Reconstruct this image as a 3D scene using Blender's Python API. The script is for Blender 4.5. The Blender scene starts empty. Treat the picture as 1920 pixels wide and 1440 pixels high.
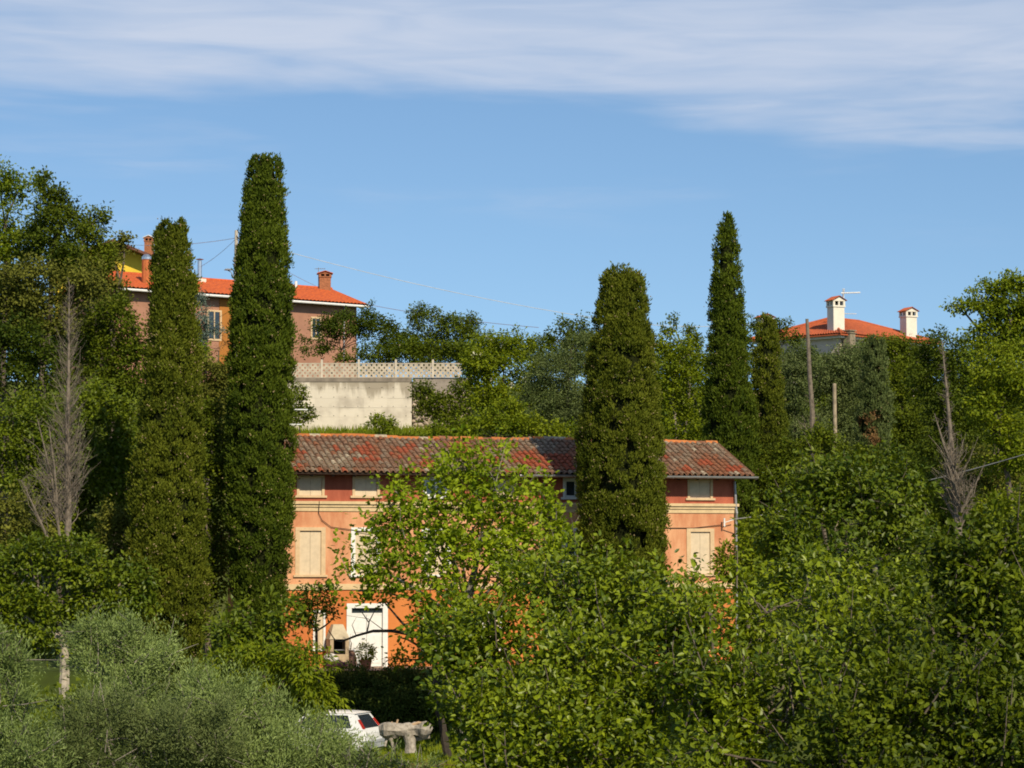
import bpy, math, random
import numpy as np

random.seed(7)
rng = np.random.default_rng(7)
scene = bpy.context.scene
COL = scene.collection
R = math.radians

# ------------------------------------------------------------------ camera
FPX = 4770.0                       # focal length in photo pixels (1920 wide)
PITCH = math.atan(320.0 / FPX)     # horizon a little below the middle
cam_d = bpy.data.cameras.new('camera')
cam = bpy.data.objects.new('camera', cam_d)
COL.objects.link(cam)
cam_d.sensor_width = 36.0
cam_d.lens = 36.0 * FPX / 1920.0
cam_d.clip_start = 0.5
cam_d.clip_end = 6000
cam.location = (0, 0, 0)
cam.rotation_euler = (math.pi / 2 + PITCH, 0, 0)
scene.camera = cam
CP, SP = math.cos(PITCH), math.sin(PITCH)

# ------------------------------------------------------------------ light
SUN_EL, SUN_AZ = R(37), R(23)      # sun behind the camera, to its right
sun_vec = np.array([math.sin(SUN_AZ) * math.cos(SUN_EL), -math.cos(SUN_AZ) * math.cos(SUN_EL), math.sin(SUN_EL)])
sl = bpy.data.lights.new('sun', 'SUN')
sl.energy = 5.0
sl.angle = R(0.5)
sl.color = (1.0, 0.88, 0.66)
so = bpy.data.objects.new('sun', sl)
COL.objects.link(so)
from mathutils import Vector, Matrix
so.rotation_euler = Vector(sun_vec).to_track_quat('Z', 'Y').to_euler()
so.location = (40, -60, 60)

w = bpy.data.worlds.new('World')
scene.world = w
w.use_nodes = True
nt = w.node_tree
nt.nodes.clear()
def N(nt, t, **kw):
    n = nt.nodes.new(t)
    for k, v in kw.items():
        setattr(n, k, v)
    return n
def math_node(nt, op, a, b=None, c=None, clamp=False):
    n = nt.nodes.new('ShaderNodeMath')
    n.operation = op
    n.use_clamp = clamp
    for i, v in enumerate((a, b, c)):
        if v is None:
            continue
        if isinstance(v, (int, float)):
            n.inputs[i].default_value = v
        else:
            nt.links.new(v, n.inputs[i])
    return n.outputs[0]
def mapr(nt, v, a, b, c=0.0, d=1.0, smooth=True):
    n = nt.nodes.new('ShaderNodeMapRange')
    n.interpolation_type = 'SMOOTHSTEP' if smooth else 'LINEAR'
    nt.links.new(v, n.inputs[0])
    for i, x in enumerate((a, b, c, d)):
        n.inputs[i + 1].default_value = x
    return n.outputs[0]
tc = N(nt, 'ShaderNodeTexCoord')
sep = N(nt, 'ShaderNodeSeparateXYZ')
nt.links.new(tc.outputs['Generated'], sep.inputs[0])
# clear evening-blue air: the whole sky looked up a little higher than the view
lift = N(nt, 'ShaderNodeVectorMath', operation='ADD')
nt.links.new(tc.outputs['Generated'], lift.inputs[0])
lift.inputs[1].default_value = (0, 0, 0.075)
sky = N(nt, 'ShaderNodeTexSky')
sky.sky_type = 'NISHITA'
sky.sun_disc = False
sky.sun_elevation = SUN_EL
sky.sun_rotation = math.atan2(sun_vec[0], sun_vec[1])
sky.air_density = 1.0
sky.dust_density = 0.3
sky.ozone_density = 2.0
nt.links.new(lift.outputs[0], sky.inputs[0])
# thin high cloud in slanting bands, all round the sky
az = math_node(nt, 'ARCTAN2', sep.outputs[0], sep.outputs[1])
el = math_node(nt, 'ARCSINE', sep.outputs[2])
els = math_node(nt, 'ADD', el, math_node(nt, 'MULTIPLY', az, 0.036))
comb = N(nt, 'ShaderNodeCombineXYZ')
nt.links.new(math_node(nt, 'MULTIPLY', az, 5.0), comb.inputs[0])
nt.links.new(math_node(nt, 'MULTIPLY', els, 34.0), comb.inputs[1])
n1 = N(nt, 'ShaderNodeTexNoise')
n1.inputs['Scale'].default_value = 1.0
n1.inputs['Detail'].default_value = 5.0
n1.inputs['Roughness'].default_value = 0.5
n1.inputs['Distortion'].default_value = 0.4
nt.links.new(comb.outputs[0], n1.inputs['Vector'])
band_y = math_node(nt, 'ADD', els, math_node(nt, 'MULTIPLY', math_node(nt, 'SUBTRACT', n1.outputs[0], 0.5), 0.075))
# band centre at elevation .198 rad, repeating upwards every .16 rad
ph = math_node(nt, 'MULTIPLY', math_node(nt, 'SUBTRACT', band_y, 0.2045), 2 * math.pi / 0.17)
bnd = math_node(nt, 'COSINE', ph)
hi = mapr(nt, el, 0.125, 0.165)
comb2 = N(nt, 'ShaderNodeCombineXYZ')
nt.links.new(math_node(nt, 'MULTIPLY', az, 16.0), comb2.inputs[0])
nt.links.new(math_node(nt, 'MULTIPLY', math_node(nt, 'SUBTRACT', els, math_node(nt, 'MULTIPLY', az, 0.03)), 130.0), comb2.inputs[1])
n2 = N(nt, 'ShaderNodeTexNoise')
n2.inputs['Scale'].default_value = 1.0
n2.inputs['Detail'].default_value = 4.0
n2.inputs['Distortion'].default_value = 0.8
nt.links.new(comb2.outputs[0], n2.inputs['Vector'])
streak = math_node(nt, 'MULTIPLY', mapr(nt, n1.outputs[0], 0.47, 0.72), mapr(nt, n2.outputs[0], 0.3, 0.7))
bnd2 = math_node(nt, 'ADD', math_node(nt, 'ADD', bnd, math_node(nt, 'MULTIPLY', math_node(nt, 'SUBTRACT', n2.outputs[0], 0.5), 0.35)), math_node(nt, 'MULTIPLY', math_node(nt, 'SUBTRACT', n1.outputs[0], 0.5), 0.9))
bmask = mapr(nt, bnd2, 0.12, 1.32)
cl = math_node(nt, 'MAXIMUM', math_node(nt, 'MULTIPLY', math_node(nt, 'MULTIPLY', bmask, hi), math_node(nt, 'MULTIPLY', mapr(nt, n1.outputs[0], 0.15, 0.6, 0.62, 0.98), mapr(nt, n2.outputs[0], 0.25, 0.7, 0.84, 1.0))),
               math_node(nt, 'MULTIPLY', math_node(nt, 'MULTIPLY', streak, mapr(nt, el, 0.11, 0.15)), 0.42))
tint = N(nt, 'ShaderNodeMix', data_type='RGBA', blend_type='MULTIPLY')
tint.inputs[0].default_value = 1.0
nt.links.new(sky.outputs[0], tint.inputs[6])
tint.inputs[7].default_value = (0.85, 0.97, 1.04, 1)
mixc = N(nt, 'ShaderNodeMix', data_type='RGBA')
nt.links.new(cl, mixc.inputs[0])
nt.links.new(tint.outputs[2], mixc.inputs[6])
mixc.inputs[7].default_value = (5.2, 5.8, 7.0, 1)
bg = N(nt, 'ShaderNodeBackground')
bg.inputs[1].default_value = 0.115
nt.links.new(mixc.outputs[2], bg.inputs[0])
wo = N(nt, 'ShaderNodeOutputWorld')
nt.links.new(bg.outputs[0], wo.inputs[0])

vs = scene.view_settings
vs.view_transform = 'Standard'
vs.look = 'None'
vs.exposure = 0.0
vs.gamma = 1.0
vs.use_curve_mapping = False
scene.render.engine = 'CYCLES'
cy = scene.cycles
cy.max_bounces = 6
cy.diffuse_bounces = 2
cy.glossy_bounces = 2
cy.transmission_bounces = 3
cy.transparent_max_bounces = 4
cy.use_denoising = True
cy.denoiser = 'OPENIMAGEDENOISE'
cy.pixel_filter_type = 'BLACKMAN_HARRIS'
cy.filter_width = 1.85

# ------------------------------------------------------------------ geometry helpers
def P(px, py, Y):
    """Photo pixel + distance -> a point of the place."""
    h = (px - 960.0) / FPX
    v = (720.0 - py) / FPX
    d = np.array([h, CP - v * SP, SP + v * CP])
    return d * (Y / d[1])
def proj(p):
    x, y, z = p
    yc = y * CP + z * SP
    zc = -y * SP + z * CP
    return 960 + FPX * x / yc, 720 - FPX * zc / yc
def ppm(Y):
    return FPX / Y

def nrm(a):
    return a / np.maximum(np.linalg.norm(a, axis=-1, keepdims=True), 1e-9)

def mesh_np(name, V, F, tint=None, smooth=False):
    """V (n,3), F (m,k) -> mesh."""
    V = np.asarray(V, dtype=np.float32)
    F = np.asarray(F, dtype=np.int32)
    k = F.shape[1]
    me = bpy.data.meshes.new(name)
    me.vertices.add(len(V))
    me.vertices.foreach_set('co', V.ravel())
    me.loops.add(F.size)
    me.loops.foreach_set('vertex_index', F.ravel())
    me.polygons.add(len(F))
    me.polygons.foreach_set('loop_start', np.arange(0, F.size, k, dtype=np.int32))
    if tint is not None:
        at = me.attributes.new('tint', 'FLOAT', 'FACE')
        at.data.foreach_set('value', np.asarray(tint, dtype=np.float32))
    me.update(calc_edges=True)
    if not smooth:
        me.shade_flat()
    return me

class MB:
    """Collects polygons with material slots and builds ONE mesh object."""
    def __init__(self):
        self.v, self.f, self.m = [], [], []
    def poly(self, pts, m=0):
        b = len(self.v)
        self.v += [tuple(p) for p in pts]
        self.f.append(tuple(range(b, b + len(pts))))
        self.m.append(m)
    def box(self, x0, x1, y0, y1, z0, z1, m=0, M=None):
        c = [(x0, y0, z0), (x1, y0, z0), (x1, y1, z0), (x0, y1, z0), (x0, y0, z1), (x1, y0, z1), (x1, y1, z1), (x0, y1, z1)]
        if M is not None:
            c = [tuple(M @ Vector(p)) for p in c]
        b = len(self.v)
        self.v += c
        for q in ((0, 3, 2, 1), (4, 5, 6, 7), (0, 1, 5, 4), (1, 2, 6, 5), (2, 3, 7, 6), (3, 0, 4, 7)):
            self.f.append(tuple(b + i for i in q))
            self.m.append(m)
    def tube(self, pts, rad, n=6, m=0, cap=True):
        pts = [np.array(p, dtype=float) for p in pts]
        if not hasattr(rad, '__len__'):
            rad = [rad] * len(pts)
        b = len(self.v)
        for i, p in enumerate(pts):
            t = pts[min(i + 1, len(pts) - 1)] - pts[max(i - 1, 0)]
            t = t / max(np.linalg.norm(t), 1e-9)
            a = np.cross(t, (0.31, 0.95, 0.05) if abs(t[2]) > .8 else (0, 0, 1.0))
            a /= max(np.linalg.norm(a), 1e-9)
            c = np.cross(t, a)
            for k in range(n):
                an = 2 * math.pi * k / n
                self.v.append(tuple(p + rad[i] * (math.cos(an) * a + math.sin(an) * c)))
        for i in range(len(pts) - 1):
            for k in range(n):
                q = (b + i * n + k, b + i * n + (k + 1) % n, b + (i + 1) * n + (k + 1) % n, b + (i + 1) * n + k)
                self.f.append(q)
                self.m.append(m)
        if cap:
            self.f.append(tuple(b + k for k in range(n))[::-1])
            self.m.append(m)
            e = b + (len(pts) - 1) * n
            self.f.append(tuple(e + k for k in range(n)))
            self.m.append(m)
    def lathe(self, prof, n=12, c=(0, 0, 0), m=0):
        b = len(self.v)
        for r, z in prof:
            for k in range(n):
                an = 2 * math.pi * k / n
                self.v.append((c[0] + r * math.cos(an), c[1] + r * math.sin(an), c[2] + z))
        for i in range(len(prof) - 1):
            for k in range(n):
                self.f.append((b + i * n + k, b + i * n + (k + 1) % n, b + (i + 1) * n + (k + 1) % n, b + (i + 1) * n + k))
                self.m.append(m)
    def build(self, name, mats, parent=None, smooth=False, loc=None):
        me = bpy.data.meshes.new(name)
        me.from_pydata(self.v, [], self.f)
        if not isinstance(mats, (list, tuple)):
            mats = [mats]
        for mm in mats:
            me.materials.append(mm)
        if len(mats) > 1:
            me.polygons.foreach_set('material_index', self.m)
        me.update()
        if not smooth:
            me.shade_flat()
        return link(name, me, parent, loc)

def link(name, me, parent=None, loc=None):
    o = bpy.data.objects.new(name, me)
    COL.objects.link(o)
    if parent is not None:
        o.parent = parent
    if loc is not None:
        o.location = loc
    return o
def tag(o, label=None, cat=None, group=None, kind=None):
    if label:
        o['label'] = label
    if cat:
        o['category'] = cat
    if group:
        o['group'] = group
    if kind:
        o['kind'] = kind
    return o
def empty(name, label, cat, loc, rz=0.0, group=None):
    o = bpy.data.objects.new(name, None)
    COL.objects.link(o)
    o.location = loc
    o.rotation_euler = (0, 0, rz)
    o.empty_display_size = 0.3
    return tag(o, label, cat, group)

# ------------------------------------------------------------------ materials
MATS = {}
def new_mat(name):
    m = bpy.data.materials.new(name)
    m.use_nodes = True
    m.node_tree.nodes.clear()
    return m, m.node_tree
def rgba(c):
    return (c[0], c[1], c[2], 1.0)
def plain(name, col, rough=0.7, metal=0.0, streak=False, var=0.25, scale=3.0, spec=0.3, col2=None, bump=0.0, bscale=40.0, rnd=0.0):
    """One coloured surface with mottled wear (noise between two tones), optional fine relief."""
    m, nt = new_mat(name)
    out = N(nt, 'ShaderNodeOutputMaterial')
    bs = N(nt, 'ShaderNodeBsdfPrincipled')
    nt.links.new(bs.outputs[0], out.inputs[0])
    bs.inputs['Roughness'].default_value = rough
    bs.inputs['Metallic'].default_value = metal
    bs.inputs['Specular IOR Level'].default_value = spec
    t = N(nt, 'ShaderNodeTexCoord')
    no = N(nt, 'ShaderNodeTexNoise')
    no.inputs['Scale'].default_value = scale
    no.inputs['Detail'].default_value = 6
    no.inputs['Roughness'].default_value = 0.65
    if streak:
        mp = N(nt, 'ShaderNodeMapping')
        mp.inputs['Scale'].default_value = (1.0, 1.0, .30)
        nt.links.new(t.outputs['Object'], mp.inputs[0])
        nt.links.new(mp.outputs[0], no.inputs['Vector'])
    else:
        nt.links.new(t.outputs['Object'], no.inputs['Vector'])
    mx = N(nt, 'ShaderNodeMix', data_type='RGBA')
    c2 = col2 or tuple(max(0, c * (1 - var)) for c in col)
    mx.inputs[6].default_value = rgba(col)
    mx.inputs[7].default_value = rgba(c2)
    nt.links.new(mapr(nt, no.outputs[0], 0.35, 0.68), mx.inputs[0])
    src = mx.outputs[2]
    if rnd:
        oi = N(nt, 'ShaderNodeObjectInfo')
        hv = N(nt, 'ShaderNodeHueSaturation')
        nt.links.new(src, hv.inputs['Color'])
        nt.links.new(mapr(nt, oi.outputs['Random'], 0, 1, 1 - rnd, 1 + rnd, False), hv.inputs['Value'])
        src = hv.outputs[0]
    nt.links.new(src, bs.inputs['Base Color'])
    if bump:
        nb = N(nt, 'ShaderNodeTexNoise')
        nb.inputs['Scale'].default_value = bscale
        nb.inputs['Detail'].default_value = 4
        nt.links.new(t.outputs['Object'], nb.inputs['Vector'])
        bp = N(nt, 'ShaderNodeBump')
        bp.inputs['Strength'].default_value = bump
        bp.inputs['Distance'].default_value = 0.02
        nt.links.new(nb.outputs[0], bp.inputs['Height'])
        nt.links.new(bp.outputs[0], bs.inputs['Normal'])
    return m
def leaf_mat(name, dark, light, rough=0.5, spec=0.35, trans=0.28):
    spec = spec * .5 if 'mulberry' not in name and 'walnut' not in name else spec * .8
    m, nt = new_mat(name)
    out = N(nt, 'ShaderNodeOutputMaterial')
    at = N(nt, 'ShaderNodeAttribute', attribute_name='tint')
    mx = N(nt, 'ShaderNodeMix', data_type='RGBA')
    nt.links.new(at.outputs['Fac'], mx.inputs[0])
    mx.inputs[6].default_value = rgba(dark)
    mx.inputs[7].default_value = rgba(light)
    bs = N(nt, 'ShaderNodeBsdfPrincipled')
    bs.inputs['Roughness'].default_value = rough
    bs.inputs['Specular IOR Level'].default_value = spec
    nt.links.new(mx.outputs[2], bs.inputs['Base Color'])
    tr = N(nt, 'ShaderNodeBsdfTranslucent')
    hv = N(nt, 'ShaderNodeHueSaturation')
    hv.inputs['Value'].default_value = 1.2
    hv.inputs['Hue'].default_value = 0.485
    nt.links.new(mx.outputs[2], hv.inputs['Color'])
    nt.links.new(hv.outputs[0], tr.inputs[0])
    ms = N(nt, 'ShaderNodeMixShader')
    ms.inputs[0].default_value = trans
    nt.links.new(bs.outputs[0], ms.inputs[1])
    nt.links.new(tr.outputs[0], ms.inputs[2])
    nt.links.new(ms.outputs[0], out.inputs[0])
    return m
def glass_mat(name, col=(0.03, 0.04, 0.05)):
    m = plain(name, col, rough=0.06, var=0.1, spec=0.8)
    return m

LM = {
    'mulberry': leaf_mat('leaf_mulberry', (0.042, 0.078, 0.003), (0.262, 0.320, 0.008), 0.42, 0.42, 0.27),
    'maple':    leaf_mat('leaf_maple', (0.095, 0.165, 0.006), (0.32, 0.39, 0.014), 0.48, 0.30, 0.35),
    'walnut':   leaf_mat('leaf_walnut', (0.044, 0.081, 0.004), (0.181, 0.224, 0.008), 0.45, 0.35, 0.28),
    'shade':    leaf_mat('leaf_deep_green', (0.026, 0.050, 0.003), (0.150, 0.188, 0.007), 0.45, 0.35, 0.25),
    'dark':     leaf_mat('leaf_dark', (0.026, 0.050, 0.004), (0.106, 0.136, 0.008), 0.55, 0.25, 0.25),
    'hill':     leaf_mat('leaf_hill', (0.042, 0.070, 0.004), (0.151, 0.183, 0.009), 0.55, 0.25, 0.25),
    'bright':   leaf_mat('leaf_bright', (0.077, 0.123, 0.004), (0.253, 0.292, 0.010), 0.5, 0.3, 0.32),
    'lime':     leaf_mat('leaf_lime', (0.121, 0.193, 0.008), (0.326, 0.391, 0.016), 0.5, 0.3, 0.35),
    'brown':    leaf_mat('leaf_brownish', (0.075, 0.085, 0.012), (0.195, 0.2, 0.03), 0.65, 0.2, 0.2),
    'olive':    leaf_mat('leaf_olive', (0.084, 0.124, 0.028), (0.275, 0.350, 0.100), 0.45, 0.40, 0.15),
    'greygreen': leaf_mat('leaf_greygreen', (0.062, 0.092, 0.022), (0.17, 0.205, 0.068), 0.55, 0.3, 0.2),
    'spruce':   leaf_mat('leaf_spruce', (0.080, 0.115, 0.085), (0.170, 0.215, 0.170), 0.6, 0.2, 0.1),
    'cypress':  leaf_mat('leaf_cypress', (0.028, 0.050, 0.004), (0.114, 0.148, 0.010), 0.62, 0.2, 0.12),
    'cypress_y': leaf_mat('leaf_cypress_yellow', (0.040, 0.059, 0.004), (0.154, 0.170, 0.014), 0.62, 0.2, 0.12),
    'locust':   leaf_mat('leaf_locust', (0.066, 0.118, 0.006), (0.266, 0.310, 0.014), 0.5, 0.3, 0.32),
    'grass':    leaf_mat('leaf_grass', (0.094, 0.139, 0.008), (0.302, 0.345, 0.022), 0.6, 0.2, 0.3),
    'hedge':    leaf_mat('leaf_hedge', (0.033, 0.058, 0.008), (0.109, 0.138, 0.020), 0.55, 0.25, 0.2),
    'dead':     leaf_mat('leaf_dead', (0.13, 0.075, 0.030), (0.30, 0.17, 0.07), 0.8, 0.1, 0.15),
    'flower':   leaf_mat('flower_white', (0.55, 0.53, 0.38), (0.75, 0.72, 0.55), 0.6, 0.2, 0.3),
}
BARK = plain('bark', (0.16, 0.125, 0.095), 0.9, var=0.5, scale=6, bump=0.6, bscale=14)
BARK_PALE = plain('bark_pale', (0.42, 0.36, 0.28), 0.9, var=0.4, scale=8, bump=0.5, bscale=16)
BARK_GREY = plain('bark_grey', (0.27, 0.235, 0.195), 0.9, var=0.35, scale=8)
BARK_DRY = plain('bark_dry', (0.21, 0.17, 0.13), 0.9, var=0.4, scale=8)
BARK_DARK = plain('bark_dark', (0.055, 0.042, 0.032), 0.9, var=0.4, scale=8)
CORE = plain('shade_core', (0.020, 0.024, 0.008), 1.0, var=0.4, scale=6, spec=0.0)  # solid filler inside foliage, its near-black stands in for inner shade

# ------------------------------------------------------------------ terrain
GY = [-300, -60, -8, -2, 4, 15, 40, 60, 72, 79, 83.2, 84.6, 85.6, 99, 104, 118, 134.6, 136, 150, 165, 205, 300, 600, 1500, 4000]
GZ = [-6, -3, -1.9, -1.8, -2.2, -5.0, -8.4, -8.2, -6.9, -6.45, -6.3, -5.6, -3.93, -3.9, -3.5, 1.0, 6.35, 6.45, 8.4, 10.0, 12.5, 19, 30, 50, 60]
def ground(x, y):
    z = float(np.interp(y, GY, GZ))
    if 40 < y < 88 and x < -8.5:
        k = min(1.0, (-8.5 - x) / 3.0) * min(1.0, (y - 40) / 25)
        z = z + max(0, -4.75 - z) * k * k * (3 - 2 * k)
    if y > 135.3 and -45 < x < 5:
        k = min(1.0, max(0.0, (-1.6 - x) / 1.2)) * min(1.0, max(0.0, (x + 45) / 10))
        z = z + (max(9.25, z) - z) * k
    z += 0.25 * math.sin(x * .13 + y * .05) * min(1.0, abs(y - 92) / 60) * (1 if y < 300 else 3)
    return z
def build_ground():
    ys = sorted(set([-300, -200, -120, -60, -30] + list(np.arange(-10, 84, 3.0)) + list(np.arange(84, 88, .5)) + list(np.arange(88, 135, 2.0))
                    + [134.6, 135.25, 135.35, 136] + list(np.arange(138, 240, 4.0)) + [260, 300, 350, 420, 500, 600, 800, 1100, 1500, 2200, 4000]))
    xs = sorted(set([-2500, -1500, -900, -500, -300, -200, -140, -100, -80] + list(np.arange(-64, 65, 2.0)) + [-1.6, -2.8, 80, 100, 140, 200, 300, 500, 900, 1500, 2500]))
    V = [(x, y, ground(x, y)) for y in ys for x in xs]
    n = len(xs)
    F = [(j * n + i, j * n + i + 1, (j + 1) * n + i + 1, (j + 1) * n + i) for j in range(len(ys) - 1) for i in range(n - 1)]
    me = mesh_np('ground', V, F, smooth=True)
    m, nt = new_mat('ground_scrub')
    out = N(nt, 'ShaderNodeOutputMaterial')
    bs = N(nt, 'ShaderNodeBsdfPrincipled')
    bs.inputs['Roughness'].default_value = 0.95
    bs.inputs['Specular IOR Level'].default_value = 0.1
    t = N(nt, 'ShaderNodeTexCoord')
    a = N(nt, 'ShaderNodeTexNoise'); a.inputs['Scale'].default_value = 0.35; a.inputs['Detail'].default_value = 8
    nt.links.new(t.outputs['Object'], a.inputs['Vector'])
    cr = N(nt, 'ShaderNodeValToRGB')
    e = cr.color_ramp.elements
    e[0].position = 0.32; e[0].color = (0.030, 0.040, 0.010, 1)
    e[1].position = 0.72; e[1].color = (0.105, 0.110, 0.035, 1)
    k = e.new(0.5); k.color = (0.055, 0.080, 0.012, 1)
    nt.links.new(a.outputs[0], cr.inputs[0])
    nt.links.new(cr.outputs[0], bs.inputs['Base Color'])
    nt.links.new(bs.outputs[0], out.inputs[0])
    me.materials.append(m)
    tag(link('ground', me), kind='structure')
build_ground()

# ------------------------------------------------------------------ foliage builders
SHAPES = {
    'quad': ([(0, 0, 0), (.45, .5, .16), (1, 0, -.05), (.45, -.5, .16)], [(0, 1, 2), (0, 2, 3)]),
    'lobed': ([(0, 0, 0), (.12, .46, .10), (.40, .27, .05), (.62, .44, .08), (1.0, 0, -.10), (.62, -.44, .08), (.40, -.27, .05), (.12, -.46, .10)],
              [(0, 1, 2), (0, 2, 3), (0, 3, 4), (0, 4, 5), (0, 5, 6), (0, 6, 7)]),
    'oval': ([(0, 0, 0), (.25, .40, .12), (.65, .36, .10), (1, 0, -.08), (.65, -.36, .10), (.25, -.40, .12)],
             [(0, 1, 2), (0, 2, 3), (0, 3, 4), (0, 4, 5)]),
}
def leaf_arrays(C, A, Nn, L, W, shape):
    pts, tris = SHAPES[shape]
    A = nrm(A)
    B = nrm(np.cross(Nn, A))
    D = np.cross(A, B)
    k = len(pts)
    V = np.empty((len(C), k, 3))
    for i, (u, v, h) in enumerate(pts):
        V[:, i, :] = C + A * (u * L)[:, None] + B * (v * W)[:, None] + D * (h * W)[:, None]
    base = (np.arange(len(C)) * k)[:, None, None]
    F = (np.array(tris)[None, :, :] + base).reshape(-1, 3)
    return V.reshape(-1, 3), F, len(tris)
def soft_noise(p, k, seed):
    r = np.random.default_rng(seed)
    s = np.zeros(len(p))
    for _ in range(5):
        d = r.normal(size=3)
        d = d / np.linalg.norm(d) * k * r.uniform(.6, 1.6)
        s += np.sin(p @ d + r.uniform(0, 6.28))
    return s / 2.2
def sphere_dirs(n):
    return nrm(rng.normal(size=(n, 3)))
def sample_lobes(lobes, n, spread=0.20, bottom=0.35):
    """n points near the skins of ellipsoid lobes, with outward directions."""
    wts = np.array([a[3] * a[5] + a[4] * a[5] for a in lobes])
    idx = rng.choice(len(lobes), size=n, p=wts / wts.sum())
    c = np.array([l[:3] for l in lobes])[idx]
    r = np.array([l[3:6] for l in lobes])[idx]
    u = sphere_dirs(n)
    k = 1.03 - np.abs(rng.normal(0, spread, n))
    k = np.clip(k, 0.25, 1.06)
    keep = np.ones(n, bool)
    keep &= ~((u[:, 1] > 0.45) & (rng.random(n) < 0.55))
    keep &= ~((u[:, 2] < -0.5) & (rng.random(n) < bottom))
    p = c + u * r * k[:, None]
    # a skin point buried inside another lobe is mostly dropped
    for j, l in enumerate(lobes):
        q = (p - np.array(l[:3])) / np.array(l[3:6])
        inside = (np.einsum('ij,ij->i', q, q) < 0.45) & (idx != j)
        keep &= ~(inside & (rng.random(n) < 0.75))
    return p[keep], nrm(u[keep] / r[keep] * r[keep].mean(axis=1, keepdims=True)), k[keep]

N_TRIS = 0
def split_lobes(lobes, n):
    out = []
    for l in lobes:
        c, r = np.array(l[:3]), np.array(l[3:6])
        out.append(tuple(c) + tuple(r * .62))
        k = 0
        while k < n:
            u = sphere_dirs(1)[0]
            if u[1] > .5 or (u[2] < -.6 and rng.random() < .7):
                continue
            q = c + u * r * rng.uniform(.58, .78)
            f = rng.uniform(.34, .55)
            out.append(tuple(q) + (r[0] * f * rng.uniform(.9, 1.2), r[1] * f, r[2] * f * rng.uniform(.75, 1.05)))
            k += 1
    return out
def make_crown(lobes, leaf, cov, rc, gap, seed, droop=0.25, flat=0.65, spread=0.2, upn=0.75, spray=0.0):
    """lobes: (x,y,z,rx,ry,rz) local metres. Returns V,F,tint, clump points, leaf frames."""
    L, W, shape = leaf
    area = sum(math.pi * l[3] * l[5] for l in lobes)
    fill = {'quad': .5, 'lobed': .58, 'oval': .65}[shape]
    nleaf = int(cov * area / (L * W * fill) * 1.5)
    lpc = max(10, int(0.55 * math.pi * rc * rc / (L * W * fill) * 1.6))
    ncl = max(6, int(nleaf / lpc * 1.35))
    p, u, k = sample_lobes(lobes, ncl, spread)
    ns = soft_noise(p, 2.2 / max(.5, np.mean([l[3] for l in lobes])) + .9, seed)
    if spray >= 1:
        ns = soft_noise(p, 2.1, seed) * .75 + .25 * ns
    keep = ns > gap
    p, u = p[keep], u[keep]
    n = len(p)
    cl_t = np.clip(rng.normal(.45, .2, n) + .17 * soft_noise(p, 1.2, seed + 9), 0, 1)
    tw = nrm(u * .8 + np.array([0, 0, .35 + .6 * spray]) + rng.normal(0, .45, (n, 3)))
    if spray:
        p = p + tw * (np.clip(rng.normal(-.05, .75, n), -.4, 2.2) * rc * spray)[:, None]
    rcl = rc * rng.uniform(.6, 1.35, n)
    m = np.maximum(4, (lpc * (rcl / rc) ** 2 * rng.uniform(.6, 1.2, n)).astype(int))
    ii = np.repeat(np.arange(n), m)
    M = len(ii)
    off = rng.normal(0, .5, (M, 3))
    off[:, 2] *= flat
    off *= 1 - .42 * spray
    along = rng.uniform(-.9, 1.0, M) * (1 + .9 * spray)
    C = p[ii] + off * rcl[ii][:, None] + tw[ii] * (along * rcl[ii] * .9)[:, None]
    A = nrm(tw[ii] * .55 + off * .8 + rng.normal(0, .45, (M, 3)) + np.array([0, 0, -droop]))
    Nn = nrm(np.array([0, -.10, upn]) + u[ii] * .55 + rng.normal(0, .42, (M, 3)))
    ll = L * rng.uniform(.65, 1.25, M)
    ww = W * rng.uniform(.7, 1.2, M)
    tint = np.clip(cl_t[ii] * .65 + rng.uniform(-.12, .5, M), 0, 1)
    return C, A, Nn, ll, ww, tint, p, tw

def crown_object(name, parts, shape, mat, parent):
    C, A, Nn, ll, ww, tint = parts
    V, F, nt_ = leaf_arrays(C, A, Nn, ll, ww, shape)
    me = mesh_np(name, V, F, np.repeat(tint, nt_), smooth=False)
    me.materials.append(mat)
    global N_TRIS
    N_TRIS += len(F)
    return link(name, me, parent)

def limb(mb, a, b, r0, r1, n=6, bend=.12, segs=4, m=0):
    a, b = np.array(a, float), np.array(b, float)
    d = np.linalg.norm(b - a)
    j = rng.normal(0, bend * d, 3)
    j[2] = abs(j[2]) * .3
    pts, rad = [], []
    for i in range(segs + 1):
        t = i / segs
        pts.append(a + (b - a) * t + j * math.sin(math.pi * t) + (rng.normal(0, .015 * d, 3) if 0 < i < segs else 0))
        rad.append(r0 + (r1 - r0) * t)
    mb.tube(pts, rad, n, m)

def to_lobes(Y, lobes, depth=1.0):
    out = []
    s = 1 / ppm(Y)
    for l in lobes:
        px, py, rx, ry = l[:4]
        dY = l[4] if len(l) > 4 else 0.0
        yy = Y + dY
        c = P(px, py, yy)
        out.append((c[0], c[1], c[2], rx * yy / FPX, depth * min(rx, 1.3 * ry) * yy / FPX, ry * yy / FPX))
    return out

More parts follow.
